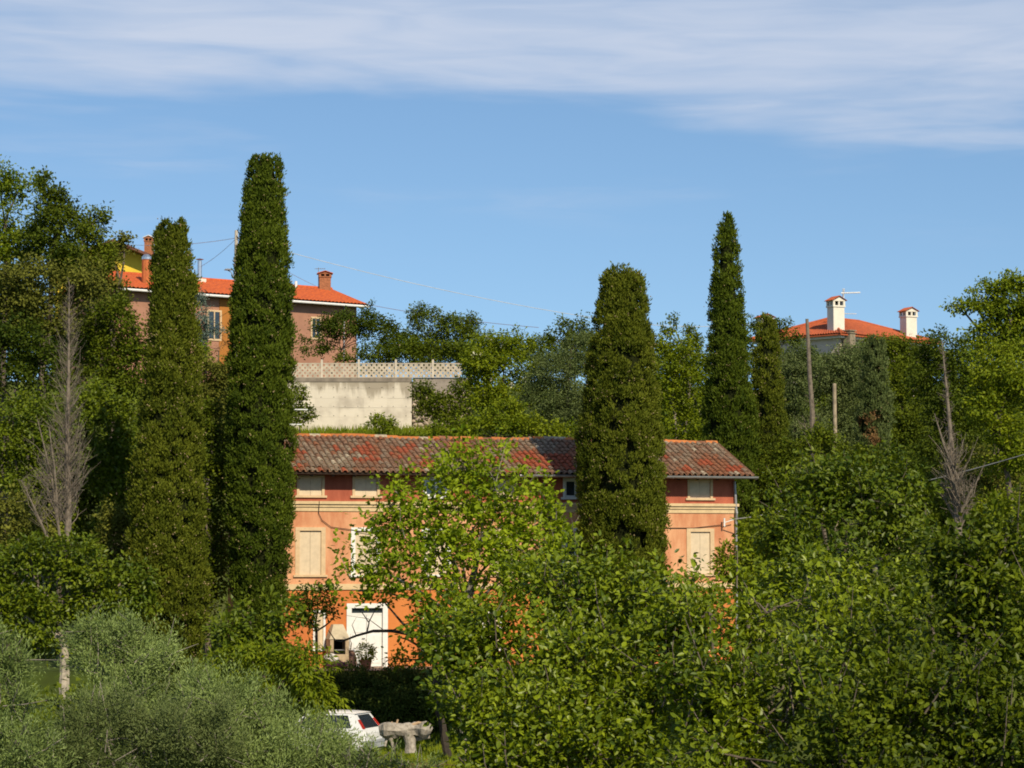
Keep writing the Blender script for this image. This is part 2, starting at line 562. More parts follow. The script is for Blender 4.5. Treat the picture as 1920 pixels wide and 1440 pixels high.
def tree(name, label, cat, Y, lobes, leaf, mat, cov=3.2, rc=None, gap=-.75, base=None, trunk_r=None, group=None, droop=.25,
         flat=.65, spread=.2, depth=1.0, bark=None, nbranch=14, single_leaves=0, upn=.75, fork=.45, flowers=0, boughs=(), sub=6, spray=0.0, twigs=0):
    lw = to_lobes(Y, lobes, depth)
    cx = np.average([l[0] for l in lw], weights=[l[3] for l in lw])
    cyy = np.average([l[1] for l in lw], weights=[l[3] for l in lw])
    bx = P(base, 720, Y)[0] if base is not None else cx
    by = Y if base is not None else cyy
    b = np.array([bx, by, ground(bx, by) - .05])
    root = empty(name, label, cat, tuple(b), group=group)
    ll = [tuple(np.array(l[:3]) - b) + tuple(l[3:]) for l in lw]
    top = max(l[2] + l[5] for l in ll)
    low = min(l[2] - l[5] for l in ll)
    if rc is None:
        rc = float(np.clip(np.mean([l[3] for l in ll]) * .22, .16, .60))
    seed = int(abs(hash_name(label)) % 100000)
    C, A, Nn, l_, w_, tint, cp, tw = make_crown(split_lobes(ll, sub) if sub else ll, leaf, cov * (.80 if sub else 1), rc * (.8 if sub else 1), gap, seed, droop, flat, spread, upn, spray)
    if single_leaves:
        order = np.argsort(C[:, 1] - .5 * A[:, 1])
        # spread the picked leaves over the front of the crown
        front = order[: max(single_leaves * 6, 10)]
        pick = rng.choice(front, size=min(single_leaves, len(front)), replace=False)
        rest = np.ones(len(C), bool)
        rest[pick] = False
    else:
        pick, rest = [], np.ones(len(C), bool)
    bark = bark or BARK
    tr = trunk_r or min(.16, max(.05, top * .012))
    mb = MB()
    fz = max(low + .15 * (top - low), fork * top)
    fz = min(fz, top * .8)
    cmean = np.array([np.average([l[0] for l in ll], weights=[l[3] for l in ll]), np.average([l[1] for l in ll], weights=[l[3] for l in ll]), 0])
    fk = np.array([cmean[0] * .6, cmean[1] * .6, fz])
    limb(mb, (0, 0, -.3), fk, tr, tr * .7, 8, .04, 5)
    mb.build('trunk', bark, root, smooth=True)
    mb = MB()
    for l in ll:
        limb(mb, fk, np.array(l[:3]) + np.array([0, 0, .2 * l[5]]), tr * .5, tr * .16, 6, .10, 5)
    sel = rng.choice(len(cp), size=min(nbranch, len(cp)), replace=False)
    cents = np.array([l[:3] for l in ll])
    for i in sel:
        d = np.linalg.norm(cents - cp[i], axis=1)
        q = int(np.argmin(d))
        a = cents[q] + np.array([0, 0, .2 * ll[q][5]])
        limb(mb, a * .94 + fk * .06, cp[i], tr * .20, tr * .05, 5, .08, 4)
    if twigs:
        for i in rng.choice(len(cp), size=min(twigs, len(cp)), replace=False):
            ln = rc * rng.uniform(1.2, 2.6)
            q0 = cp[i] - tw[i] * ln
            mb.tube([q0, cp[i] + rng.normal(0, .04, 3), cp[i] + tw[i] * ln * .8 + rng.normal(0, .06, 3)], [.014, .010, .004], 4, cap=False)
    mb.build('branches', bark, root, smooth=True)
    if boughs:
        mb = MB()
        for (pts, r0_, r1_) in boughs:
            q = [P(u, v, Y) - b for u, v in pts]
            mb.tube(q, list(np.linspace(r0_, r1_, len(q))), 6)
        mb.build('bough', bark, root, smooth=True)
    crown_object('crown', (C[rest], A[rest], Nn[rest], l_[rest], w_[rest], tint[rest]), leaf[2], mat, root)
    if len(pick):
        mes = []
        for t in (.15, .4, .65, .9):
            V, F, k_ = leaf_arrays(np.zeros((1, 3)), np.array([[1., 0, 0]]), np.array([[0, 0, 1.]]), np.array([1.]), np.array([leaf[1] / leaf[0]]), leaf[2])
            me = mesh_np('leaf', V, F, np.full(len(F), t))
            me.materials.append(mat)
            mes.append(me)
        for i in pick:
            a = Vector(A[i]).normalized()
            bb = Vector(Nn[i]).cross(a).normalized()
            d = a.cross(bb)
            M = Matrix((a, bb, d)).transposed().to_4x4()
            M = Matrix.Translation(Vector(C[i])) @ M @ Matrix.Scale(float(l_[i]), 4)
            o = link('leaf', mes[min(3, int(tint[i] * 4))], root)
            o.matrix_basis = M
    if flowers:
        fi = rng.choice(len(cp), size=min(flowers, len(cp)), replace=False)
        Cf, Af, Nf = [], [], []
        for i in fi:
            for _ in range(9):
                Cf.append(cp[i] + tw[i] * rc * .9 + rng.normal(0, .06, 3)); Af.append(rng.normal(0, 1, 3) + [0, 0, .3]); Nf.append(np.array([0, -.6, 1]) + rng.normal(0, .3, 3))
        nf = len(Cf)
        crown_object('blossom', (np.array(Cf), np.array(Af), np.array(Nf), np.full(nf, .11), np.full(nf, .10), rng.random(nf)), 'quad', LM['flower'], root)
    return root

def hash_name(s):
    h = 5381
    for ch in s:
        h = (h * 33 + ord(ch)) & 0x7fffffff
    return h

def cypress(label, Y, prof, mat, dens=1.0, cones=220, lean=0.0, group='tall cypress trees around the villa', tuft=.15, dead=None, core=.70, name='cypress_tree', flake=(.17, .062), lump=.06):
    """prof: rows (py, left px, right px) read from top to bottom."""
    prof = np.array(prof, float)
    ctr = P((prof[-1, 1] + prof[-1, 2]) / 2, prof[-1, 0], Y)
    b = np.array([ctr[0], Y, ground(ctr[0], Y) - .05])
    root = empty(name, label, 'cypress', tuple(b), group=group)
    zs, xs, rs = [], [], []
    for py, l, r in prof:
        c = P((l + r) / 2, py, Y)
        zs.append(c[2] - b[2]); xs.append(c[0] - b[0]); rs.append((r - l) / 2 * Y / FPX)
    zs, xs, rs = np.array(zs)[::-1], np.array(xs)[::-1], np.array(rs)[::-1]
    zlo, zhi = zs[0], zs[-1]
    seed = hash_name(label) % 9999
    if zlo > .6:
        zs = np.concatenate([[.5], zs]); xs = np.concatenate([[xs[0]], xs]); rs = np.concatenate([[rs[0] * .92], rs])
        zlo = .5
    def shape(z, a):
        R0 = np.interp(z, zs, rs)
        q = np.stack([np.cos(a) * R0, np.sin(a) * R0, z], 1)
        s = soft_noise(q, 2.6, seed) * .55 + soft_noise(q, 5.5, seed + 3) * .45
        return R0 * (1 + lump * s), np.interp(z, zs, xs)
    # solid core, coloured near-black for the shade inside
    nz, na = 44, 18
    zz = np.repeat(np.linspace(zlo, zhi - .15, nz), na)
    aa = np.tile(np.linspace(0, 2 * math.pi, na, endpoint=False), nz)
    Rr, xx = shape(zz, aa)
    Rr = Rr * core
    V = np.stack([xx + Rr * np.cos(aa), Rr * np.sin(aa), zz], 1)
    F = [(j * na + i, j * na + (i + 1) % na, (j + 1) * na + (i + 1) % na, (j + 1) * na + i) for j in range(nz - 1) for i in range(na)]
    me = mesh_np('shade_core', V, F, smooth=True)
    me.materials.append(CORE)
    link('shade_core', me, root)
    # bulging tufts of scale-leaf sprays
    H = zhi - zlo
    zq = np.linspace(zlo, zhi, 60)
    area = float(np.trapz(np.interp(zq, zs, rs) * 2 * math.pi, zq))
    nl = int(area / (.066 * (tuft / .15) ** 2) * dens)
    z = rng.uniform(zlo, zhi - .12, nl * 4)
    z = z[rng.random(len(z)) < (np.interp(z, zs, rs) + .30) / (rs.max() + .30)][:nl]
    a = rng.uniform(0, 2 * math.pi, len(z))
    back = (np.sin(a) > .35) & (rng.random(len(z)) < .6)
    z, a = z[~back], a[~back]
    Rr, xx = shape(z, a)
    rl = tuft * rng.uniform(.95, 1.75, len(z)) * np.clip(Rr / .55, .45, 1.0)
    lout = np.stack([np.cos(a), np.sin(a), np.zeros_like(a)], 1)
    cr_ = np.maximum(Rr - rl * rng.uniform(.65, 1.45, len(z)) * np.clip(Rr / .8, .35, 1.0), .0)
    lc = np.stack([xx + cr_ * np.cos(a), cr_ * np.sin(a), z], 1)
    mt = np.maximum(6, (13 * (rl / (tuft * 1.6)) ** 2)).astype(int)
    li = np.repeat(np.arange(len(z)), mt)
    n = len(li)
    out = lout[li]
    tdir = nrm(out * .75 + np.array([0, 0, .50]) + rng.normal(0, .48, (n, 3)))
    p = lc[li] + tdir * np.array([1, 1, 1.25]) * (rl[li] * np.where(rng.random(n) < .05, rng.uniform(1.05, 1.5, n), rng.uniform(.70, 1.05, n)))[:, None]
    lt = np.clip(rng.normal(.42, .16, len(z)) + .12 * soft_noise(lc, 1.4, seed + 5), 0, 1)
    ct = np.clip(lt[li] + rng.normal(0, .10, n), 0, 1)
    per = 12
    ii = np.repeat(np.arange(n), per)
    Mn = len(ii)
    C = p[ii] + rng.normal(0, .40, (Mn, 3)) * tuft
    A = nrm(tdir[ii] * .5 + np.array([0, 0, .75]) + rng.normal(0, .36, (Mn, 3)))
    Nn = nrm(tdir[ii] + rng.normal(0, .45, (Mn, 3)))
    tint = np.clip(ct[ii] * .75 + rng.uniform(-.1, .4, Mn), 0, 1)
    ll = flake[0] * .68 * rng.uniform(.6, 1.3, Mn); ww = flake[1] * .80 * rng.uniform(.7, 1.3, Mn)
    if dead is not None:
        dm = np.zeros(Mn, bool)
        for (px, py, r) in dead:
            q = P(px, py, Y) - b
            dm |= (np.hypot(C[:, 0] - q[0], C[:, 2] - q[2]) < r * rng.uniform(.4, 1.1, Mn))
        crown_object('dead_foliage', (C[dm], A[dm], Nn[dm], ll[dm], ww[dm], tint[dm]), 'quad', LM['dead'], root)
        C, A, Nn, ll, ww, tint = C[~dm], A[~dm], Nn[~dm], ll[~dm], ww[~dm], tint[~dm]
    crown_object('crown', (C, A, Nn, ll, ww, tint), 'quad', mat, root)
    mb = MB()
    tr = max(.08, rs.max() * .16)
    mb.tube([(0, 0, -.3), (xs[0] * .3, 0, zlo + .2), (float(np.interp(zlo + H * .5, zs, xs)), 0, zlo + H * .5), (xs[-1], 0, zhi - .1)], [tr * 1.2, tr, tr * .6, .015], 8)
    mb.build('trunk', BARK_GREY, root, smooth=True)
    if cones:
        i = rng.choice(n, size=min(cones, n), replace=False)
        mb2V, mb2F = [], []
        oc = np.array([(1, 0, 0), (-1, 0, 0), (0, 1, 0), (0, -1, 0), (0, 0, 1), (0, 0, -1)], float)
        of = np.array([(0, 2, 4), (2, 1, 4), (1, 3, 4), (3, 0, 4), (2, 0, 5), (1, 2, 5), (3, 1, 5), (0, 3, 5)])
        q = p[i] + tdir[i] * tuft * .55 + rng.normal(0, .03, (len(i), 3))
        # cones hang in little bunches
        q = np.concatenate([q, q + rng.normal(0, .07, q.shape)])
        r = rng.uniform(.020, .034, len(q))
        Vc = (q[:, None, :] + oc[None] * r[:, None, None]).reshape(-1, 3)
        Fc = (of[None] + (np.arange(len(q)) * 6)[:, None, None]).reshape(-1, 3)
        me = mesh_np('cones', Vc, Fc)
        me.materials.append(CONE)
        tag(link('cones', me, root), kind='stuff')
    return root
CONE = plain('cypress_cone', (0.36, 0.27, 0.13), 0.8, var=0.4, scale=2.0)

def bare_tree(name, label, Y, top, base, half, nb, bark, cat='dead tree', r0=.13, stems=(), zmin=.05, ang=.30, taper=.93, fine=.006):
    """A leafless tree: one tapering trunk with steep thin branches."""
    b3 = P(base[0], base[1], Y)
    gz = ground(b3[0], Y)
    b = np.array([b3[0], Y, gz - .05])
    root = empty(name, label, cat, tuple(b), group='leafless dead trees')
    t = P(top[0], top[1], Y) - b
    lo = P(base[0], base[1], Y) - b
    mb = MB()
    path = [np.array([0, 0, -.2])]
    for k in range(1, 8):
        f = k / 7
        q = lo * (1 - f) + t * f
        path.append(q + rng.normal(0, .03, 3) * (1 - f))
    rad = [r0 * (1 - taper * (i / (len(path) - 1)) ** .9) for i in range(len(path))]
    mb.tube(path, rad, 8)
    axes = [(lo, t, r0)]
    for (bx, by, tx, ty) in stems:
        s0, s1 = P(bx, by, Y - .3) - b, P(tx, ty, Y - .5) - b
        mb.tube([s0, s0 * .5 + s1 * .5 + rng.normal(0, .05, 3), s1], [r0 * .34, r0 * .24, .012], 6)
        axes.append((s0, s1, r0 * .5))
    mb.build('trunk', bark, root, smooth=True)
    tw = MB()
    for k in range(nb):
        lo_, t_, rr = axes[0] if rng.random() < .75 or len(axes) == 1 else axes[int(rng.integers(1, len(axes)))]
        f = rng.uniform(zmin, .985) ** 1.15
        p0 = lo_ + (t_ - lo_) * f
        hw = float(np.interp(f, [h[0] for h in half], [h[1] for h in half])) * Y / FPX * rng.uniform(.45, 1.1)
        a = rng.uniform(0, 2 * math.pi)
        out = np.array([math.cos(a), math.sin(a), 0])
        ln = hw / max(.2, math.sin(ang)) * rng.uniform(.7, 1.1)
        up = np.array([0, 0, 1.0])
        p1 = p0 + out * hw * .55 + up * ln * .42
        p2 = p0 + out * hw * (.85 + .2 * rng.random()) + up * ln * rng.uniform(.6, 1.0) + rng.normal(0, .11, 3)
        p1 = p1 + rng.normal(0, .05, 3)
        rb = fine * rng.uniform(.8, 2.0) * (1.6 - f)
        tw.tube([p0, p1, p2], [rb * 1.5, rb, rb * .45], 4, cap=False)
        for _ in range(3):
            g = rng.uniform(.25, .9)
            q0 = p0 + (p1 - p0) * g * 1.2 if g < .5 else p1 + (p2 - p1) * (g - .5)
            q1 = q0 + (out * .5 + up * .8 + rng.normal(0, .55, 3)) * hw * rng.uniform(.3, .7)
            tw.tube([q0, q1], [rb * .7, rb * .3], 3, cap=False)
    tw.build('branches', bark, root, smooth=True)
    return root

# ================================================================== THE VILLA
YAW = R(17)
F_ = np.array([math.cos(YAW), math.sin(YAW)])
NI = np.array([-math.sin(YAW), math.cos(YAW)])
LEN = 17.6
RC = np.array([P(1378, 1040, 93.0)[0], 93.0])           # right corner on plan
OL = RC - LEN * F_                                       # left corner on plan
def fac(px, py, off=0.0):
    """Photo pixel -> (x, z) on the facade plane moved off metres towards the camera; x from the left corner, z absolute."""
    d = P(px, py, 1.0)
    o = OL - off * NI
    t = (o @ NI) / (d[:2] @ NI)
    q = d * t
    return (q[:2] - o) @ F_, q[2]
ZT = fac(690, 1251)[1]                                   # terrace level
villa = empty('old_villa', 'long three-storey villa with faded orange walls and weathered tiled roof', 'house', (OL[0], OL[1], ZT), YAW)
def fl(px, py, off=0.0):
    x, z = fac(px, py, off)
    return x, z - ZT
M_pink = plain('plaster_pink', (0.68, 0.355, 0.19), 0.9, streak=True, scale=1.6, col2=(0.50, 0.195, 0.095), bump=.3, bscale=9)
M_red = plain('plaster_red', (0.44, 0.125, 0.070), 0.9, streak=True, scale=1.4, col2=(0.30, 0.075, 0.042), bump=.3, bscale=9)  # red plaster, colour darkened to deepen the shade under the eaves
M_orange = plain('plaster_orange', (0.60, 0.205, 0.055), 0.9, streak=True, scale=1.5, col2=(0.50, 0.15, 0.045), bump=.3, bscale=9)
M_base = plain('plaster_base', (0.50, 0.32, 0.16), 0.9, scale=2, col2=(0.36, 0.22, 0.12))
M_cream = plain('cream_stone', (0.66, 0.49, 0.28), 0.85, scale=4, var=.18)
M_shut = plain('shutter_cream', (0.66, 0.53, 0.37), 0.75, scale=5, var=.12)
M_frame = plain('frame_cream', (0.66, 0.475, 0.285), 0.8, scale=5, var=.15)
M_white = plain('white_paint', (0.78, 0.77, 0.74), 0.6, scale=6, var=.10)
M_grey = plain('grey_zinc', (0.36, 0.36, 0.37), 0.45, metal=.4, scale=5, var=.2)
M_dark = plain('dark_iron', (0.03, 0.028, 0.026), 0.7)
M_wood = plain('dark_wood', (0.055, 0.032, 0.022), 0.85, scale=8)
M_glass = glass_mat('window_glass')

x_cor, z_cor1 = fl(1300, 944)
z_cor0 = fl(1300, 962)[1]
z_str1, z_str0 = fl(560, 1095)[1], fl(560, 1106)[1]
z_eave = fl(1300, 897)[1]
z_top = z_eave + .18
# openings: (px0, py0, px1, py1, kind)
def rect(px0, py0, px1, py1):
    x0, z1 = fl(px0, py0)
    x1, z0 = fl(px1, py1)
    return x0, x1, z0, z1
W_W, W_H = 1.0, .0
att_z = (fl(1313, 934)[1], fl(1313, 902)[1])
mid_z = (fl(1313, 1076)[1], fl(1313, 997)[1])
cols = [500, 582, 686, 818, 945, 1080, 1195, 1313]
colx = [fl(c, 1000)[0] for c in cols]
att = [(x - .47, x + .47, att_z[0], att_z[1]) for x in colx]
mid = [(x - .50, x + .50, mid_z[0], mid_z[1]) for x in colx]
door = rect(658, 1140, 718, 1251)
door = (door[0], door[1], 0.0, door[3])
win_g = [rect(588, 1148, 609, 1216), rect(794, 1160, 822, 1216), rect(905, 1150, 940, 1216), rect(1060, 1150, 1095, 1216), rect(1290, 1150, 1325, 1216)]
def wall_band(name, x0, x1, z0, z1, holes, mat, th=.30):
    """A strip of facade with real openings (front face, reveals and back)."""
    xs = sorted(set([x0, x1] + [h[0] for h in holes] + [h[1] for h in holes]))
    zs = sorted(set([z0, z1] + [h[2] for h in holes] + [h[3] for h in holes]))
    zs = [z for z in zs if z0 - 1e-6 <= z <= z1 + 1e-6]
    mb = MB()
    for i in range(len(xs) - 1):
        for j in range(len(zs) - 1):
            cx_, cz_ = (xs[i] + xs[i + 1]) / 2, (zs[j] + zs[j + 1]) / 2
            if any(h[0] < cx_ < h[1] and h[2] < cz_ < h[3] for h in holes):
                continue
            mb.poly([(xs[i], 0, zs[j]), (xs[i + 1], 0, zs[j]), (xs[i + 1], 0, zs[j + 1]), (xs[i], 0, zs[j + 1])])
    for h in holes:
        a, b_, c, d = h
        mb.poly([(a, 0, c), (a, 0, d), (a, th, d), (a, th, c)])
        mb.poly([(b_, 0, c), (b_, th, c), (b_, th, d), (b_, 0, d)])
        mb.poly([(a, 0, c), (a, th, c), (b_, th, c), (b_, 0, c)])
        mb.poly([(a, 0, d), (b_, 0, d), (b_, th, d), (a, th, d)])
    DEP = 5.8
    mb.poly([(x1, 0, z0), (x1, DEP, z0), (x1, DEP, z1), (x1, 0, z1)])
    mb.poly([(x0, 0, z0), (x0, 0, z1), (x0, DEP, z1), (x0, DEP, z0)])
    mb.poly([(x0, DEP, z0), (x0, DEP, z1), (x1, DEP, z1), (x1, DEP, z0)])
    # inner backing so that no opening looks through the house
    mb.poly([(x0 + .01, th + .25, z0), (x1 - .01, th + .25, z0), (x1 - .01, th + .25, z1), (x0 + .01, th + .25, z1)])
    return mb.build(name, mat, villa)
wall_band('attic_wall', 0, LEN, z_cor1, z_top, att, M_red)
wall_band('middle_wall', 0, LEN, z_str1, z_cor0, mid, M_pink)
plinth_z = fl(650, 1190)[1]
wall_band('ground_floor_wall', 0, LEN, 0.0, z_str0, [door] + win_g, M_orange)
# cornice: three stepped mouldings, all standing proud
mb = MB()
dz = z_cor1 - z_cor0
for a, b_, o in ((0, .42, .035), (.42, .70, .075), (.70, 1.0, .13)):
    mb.box(-o, LEN + o, -o, .30, z_cor0 + dz * a, z_cor0 + dz * b_ - .006)
mb.box(-.03, LEN + .03, -.03, .30, z_cor1 - .006, z_cor1 + .0)
mb.build('cornice', M_cream, villa)
mb = MB()
mb.box(-.05, LEN + .05, -.05, .30, z_str0, z_str1)
mb.build('string_course', M_cream, villa)
# windows
def window(rc_, frame_mat, kind, name='window', fw=.09):
    a, b_, c, d = rc_
    mb = MB()
    y0, y1 = -.03, .10
    mb.box(a - fw * .3, a + fw, y0, y1, c, d)
    mb.box(b_ - fw, b_ + fw * .3, y0, y1, c, d)
    mb.box(a - fw * .3, b_ + fw * .3, y0 - .004, y1, d - .002, d + fw)
    fr = mb.build(name, frame_mat, villa)
    mb = MB()
    mb.box(a - .10, b_ + .10, -.075, .10, c - .075, c - .001)
    mb.build('sill', frame_mat, fr)
    if kind == 'shutter':
        for s in (0, 1):
            m_ = (a + b_) / 2
            l0, l1 = (a + fw, m_ - .004) if s == 0 else (m_ + .004, b_ - fw)
            mb = MB()
            mb.box(l0, l1, .035, .065, c, d)
            mb.build('shutter', M_shut, fr)
    else:
        mb = MB()
        m_ = (a + b_) / 2
        mb.box(a + fw, a + fw + .06, .05, .09, c, d - .001)
        mb.box(b_ - fw - .06, b_ - fw, .05, .09, c, d - .001)
        mb.box(m_ - .035, m_ + .035, .046, .09, c, d - .001)
        mb.box(a + fw + .06, b_ - fw - .06, .052, .09, d - .06, d - .002)
        mb.box(a + fw + .06, b_ - fw - .06, .052, .09, c + .001, c + .07)
        mb.build('casement', M_white, fr)
        mb = MB()
        mb.box(a + fw + .01, b_ - fw - .01, .075, .085, c + .02, d - .02)
        mb.build('pane', M_glass, fr)
    return fr
for i, r_ in enumerate(att):
    window(r_, M_white if i in (3, 5) else M_frame, 'glass' if i in (3, 5) else 'shutter', fw=.07)
for i, r_ in enumerate(mid):
    window(r_, M_white if i in (2, 3, 5) else M_frame, 'glass' if i == 5 else 'shutter', fw=.12)
for r_ in win_g:
    window(r_, M_white, 'glass' if r_ is win_g[3] else 'shutter', fw=.06)
    villa.children[-1]
# front door
a, b_, c, d = door
mb = MB()
mb.box(a - .16, a + .02, -.05, .12, 0, d)
mb.box(b_ - .02, b_ + .16, -.05, .12, 0, d)
mb.box(a - .16, b_ + .16, -.055, .12, d - .002, d + .16)
dfr = mb.build('door', M_white, villa)
tz = fl(690, 1151)[1]
for s in (0, 1):
    m_ = (a + b_) / 2
    l0, l1 = (a + .03, m_ - .006) if s == 0 else (m_ + .006, b_ - .03)
    mb = MB()
    mb.box(l0, l1, .06, .10, .02, tz - .03)
    for k in range(3):
        z0 = .14 + k * (tz - .25) / 3
        mb.box(l0 + .08, l1 - .08, .045, .062, z0, z0 + (tz - .25) / 3 - .09)
    lf = mb.build('door_leaf', M_white, dfr)
    if s == 0:
        mb = MB()
        mb.tube([(l1 - .06, .05, 1.0), (l1 - .06, 0.0, 1.0), (l1 - .17, -.0, 1.0)], .012, 6)
        mb.build('handle', M_dark, dfr)
mb = MB()
mb.box(a + .02, b_ - .02, .05, .10, tz - .03, tz + .03)
mb.build('transom_bar', M_white, dfr)
mb = MB()
mb.box(a + .02, b_ - .02, .075, .09, tz + .03, d - .003)
mb.build('transom_pane', M_glass, dfr)
# downpipe at right corner, cable along the wall and insulator bracket
mb = MB()
mb.tube([(LEN - .03, -.09, z_eave - .1), (LEN + .02, -.09, z_cor1 - .2), (LEN + .02, -.16, z_cor0), (LEN + .02, -.09, z_cor0 - .3), (LEN + .02, -.09, 0)], .045, 8)
mb.build('downpipe', M_grey, villa, smooth=True)

# roof: slabs, channels, tiles, ridge, gutter
OV, DEPTH = .72, 2.9
zE = fl(1300, 891, OV)[1]                 # tile line at the eave
SL = R(20.6)
RUN = OV + DEPTH
zR = zE + RUN * math.tan(SL)
X0, X1 = -.45, LEN + .40
roof_root_mb = MB()
nrm_t = (0, -math.sin(SL), math.cos(SL))
def sag(x):
    return .030 * math.sin(.62 * x) + .018 * math.sin(1.7 * x + 1) - .09 * math.exp(-((x - 13.6) / 1.5) ** 2)
def rp(x, s, h=0.0):
    """s = metres up the slope from the eave edge, h = height above the slab."""
    return (x, -OV + s * math.cos(SL) - h * math.sin(SL), zE + s * math.sin(SL) + h * math.cos(SL))
SLEN = RUN / math.cos(SL)
for sgn in (1,):
    roof_root_mb.v += [rp(X0, 0, -.10), rp(X1, 0, -.10), rp(X1, SLEN, -.19), rp(X0, SLEN, -.19), rp(X0, 0, -.02), rp(X1, 0, -.02), rp(X1, SLEN, -.13), rp(X0, SLEN, -.13)]
    for q in ((0, 3, 2, 1), (4, 5, 6, 7), (0, 1, 5, 4), (1, 2, 6, 5), (2, 3, 7, 6), (3, 0, 4, 7)):
        roof_root_mb.f.append(q); roof_root_mb.m.append(0)
# rear slope
yb = 2 * DEPTH + OV
pts = [(X0, DEPTH, zR), (X1, DEPTH, zR), (X1, yb, zE), (X0, yb, zE)]
roof_root_mb.poly(pts[::-1], 1)
roof_root_mb.poly([(p[0], p[1] - .03, p[2] - .12) for p in pts], 0)
# gable triangles
for xx in (0.0, LEN):
    q = [(xx, 0, z_top - .02), (xx, 2 * DEPTH, z_top - .02), (xx, DEPTH, zR - .12)]
    roof_root_mb.poly(q if xx > 0 else q[::-1], 2)
M_tile_dark = plain('tile_back', (0.20, 0.10, 0.06), 0.9, var=.5, scale=2)
roof = roof_root_mb.build('roof', [M_wood, M_tile_dark, M_red], villa)
TILE_M = [plain('tile_' + n, c, 0.92, var=v, scale=9, col2=c2, spec=.12, rnd=.18) for n, c, v, c2 in (
    ('brown', (0.27, 0.155, 0.095), .4, (0.15, 0.085, 0.055)), ('grey', (0.28, 0.20, 0.135), .4, (0.16, 0.11, 0.075)),
    ('lichen', (0.32, 0.245, 0.16), .4, (0.17, 0.115, 0.085)), ('rust', (0.31, 0.125, 0.06), .4, (0.17, 0.08, 0.05)),
    ('new_red', (0.36, 0.090, 0.042), .3, (0.25, 0.070, 0.036)), ('orange', (0.52, 0.19, 0.05), .3, (0.38, 0.12, 0.05)),
    ('pale', (0.46, 0.38, 0.27), .4, (0.25, 0.19, 0.13)))]
PITCHX, ROWL, TL = .212, .345, .44
def tile_geo(r0=.092, r1=.074, L=TL, n=5, th=.014):
    """One curved cover tile: outer and inner shell and both end rims."""
    V, F = [], []
    for (r, dz) in ((1, 0), (0, 0)):
        for e, (s, rr) in enumerate(((0, r0), (L, r1))):
            q = rr if r else rr - th
            for k in range(n + 1):
                an = math.pi * k / n
                V.append((-q * math.cos(an), s, q * math.sin(an) * .86))
    m = n + 1
    for k in range(n):
        F.append((k, k + 1, m + k + 1, m + k))
        F.append((2 * m + k + 1, 2 * m + k, 3 * m + k, 3 * m + k + 1))
        F.append((k + 1, k, 2 * m + k, 2 * m + k + 1))
    return V, F
tv, tf = tile_geo()
tile_mes = []
for mm in TILE_M:
    me = bpy.data.meshes.new('roof_tile')
    me.from_pydata(tv, [], tf)
    me.materials.append(mm)
    me.shade_flat()
    tile_mes.append(me)
RED = [(553, 856, 22, 14), (690, 848, 26, 12), (706, 862, 14, 12), (683, 866, 18, 6), (747, 852, 16, 14), (770, 842, 14, 8), (866, 850, 20, 16), (630, 843, 8, 6), (600, 884, 8, 5),
       (1025, 868, 58, 15), (990, 858, 30, 10), (1062, 880, 26, 8), (905, 845, 14, 9), (935, 870, 16, 8), (1322, 872, 14, 9), (1380, 884, 20, 8), (1290, 880, 10, 7), (805, 872, 14, 8), (560, 882, 9, 6)]
rest = MB()
n_single = 0
ncol = int((X1 - X0) / PITCHX)
nrow = int(SLEN / ROWL) + 1
rest_chan = MB()
for i in range(ncol):
    xc = X0 + (i + .5) * (X1 - X0) / ncol
    # channel between covers
    for r_ in range(nrow):
        s = r_ * ROWL + rng.normal(0, .018) - .03
        if s + TL > SLEN + .12:
            s = SLEN + .12 - TL
        x = xc + rng.normal(0, .007)
        lx, ly, lz = rp(x, s, .012 + .018 * (r_ > 0) + rng.normal(0, .008) + sag(x) * max(0, s) / SLEN)
        wx = OL[0] + lx * F_[0] + ly * NI[0]; wy = OL[1] + lx * F_[1] + ly * NI[1]; wz = ZT + lz
        u, v = proj((wx, wy, wz))
        red = any(((u - e[0]) / e[2]) ** 2 + ((v - e[1]) / e[3]) ** 2 < rng.uniform(.6, 1.25) for e in RED)
        if red:
            k = 4 if rng.random() < .78 else 3
        else:
            v = float(soft_noise(np.array([[xc * 1.6, s * .9, 0.]]), 1.5, 41)[0]) + rng.normal(0, .55)
            k = 3 if v < -.9 else 0 if v < .25 else 1 if v < 1.05 else 2 if v < 2.0 else 6
            if rng.random() < .05:
                k = int(rng.choice([3, 3, 4, 6]))
            if r_ == 0 and rng.random() < .35:
                k = int(rng.choice([2, 3, 6, 4]))
        rz = rng.normal(0, .025)
        M = Matrix.Translation((lx, ly, lz)) @ Matrix.Rotation(SL - .045, 4, 'X') @ Matrix.Rotation(rz, 4, 'Z')
        if n_single < 300 and r_ < 4 and u > 535:
            o = link('roof_tile', tile_mes[k], roof)
            o.matrix_basis = M
            n_single += 1
        else:
            b0 = len(rest.v)
            rest.v += [tuple(M @ Vector(p)) for p in tv]
            rest.f += [tuple(b0 + j for j in f) for f in tf]
            rest.m += [k] * len(tf)
    # channel (under) tiles, one run per column, seen between the covers
    xg = xc + (X1 - X0) / ncol / 2
    b0 = len(rest_chan.v)
    for e, s in enumerate((-.05, SLEN)):
        for k in range(4):
            an = math.pi * k / 3
            q = rp(xg - .085 * math.cos(an), s, .06 - .06 * math.sin(an) + sag(xg) * max(0, s) / SLEN)
            rest_chan.v.append(q)
    for k in range(3):
        rest_chan.f.append((b0 + k + 1, b0 + k, b0 + 4 + k, b0 + 5 + k)); rest_chan.m.append(0)
tag(rest.build('roof_tiles', TILE_M, roof), kind='stuff')
tag(rest_chan.build('channel_tiles', TILE_M[0], roof), kind='stuff')
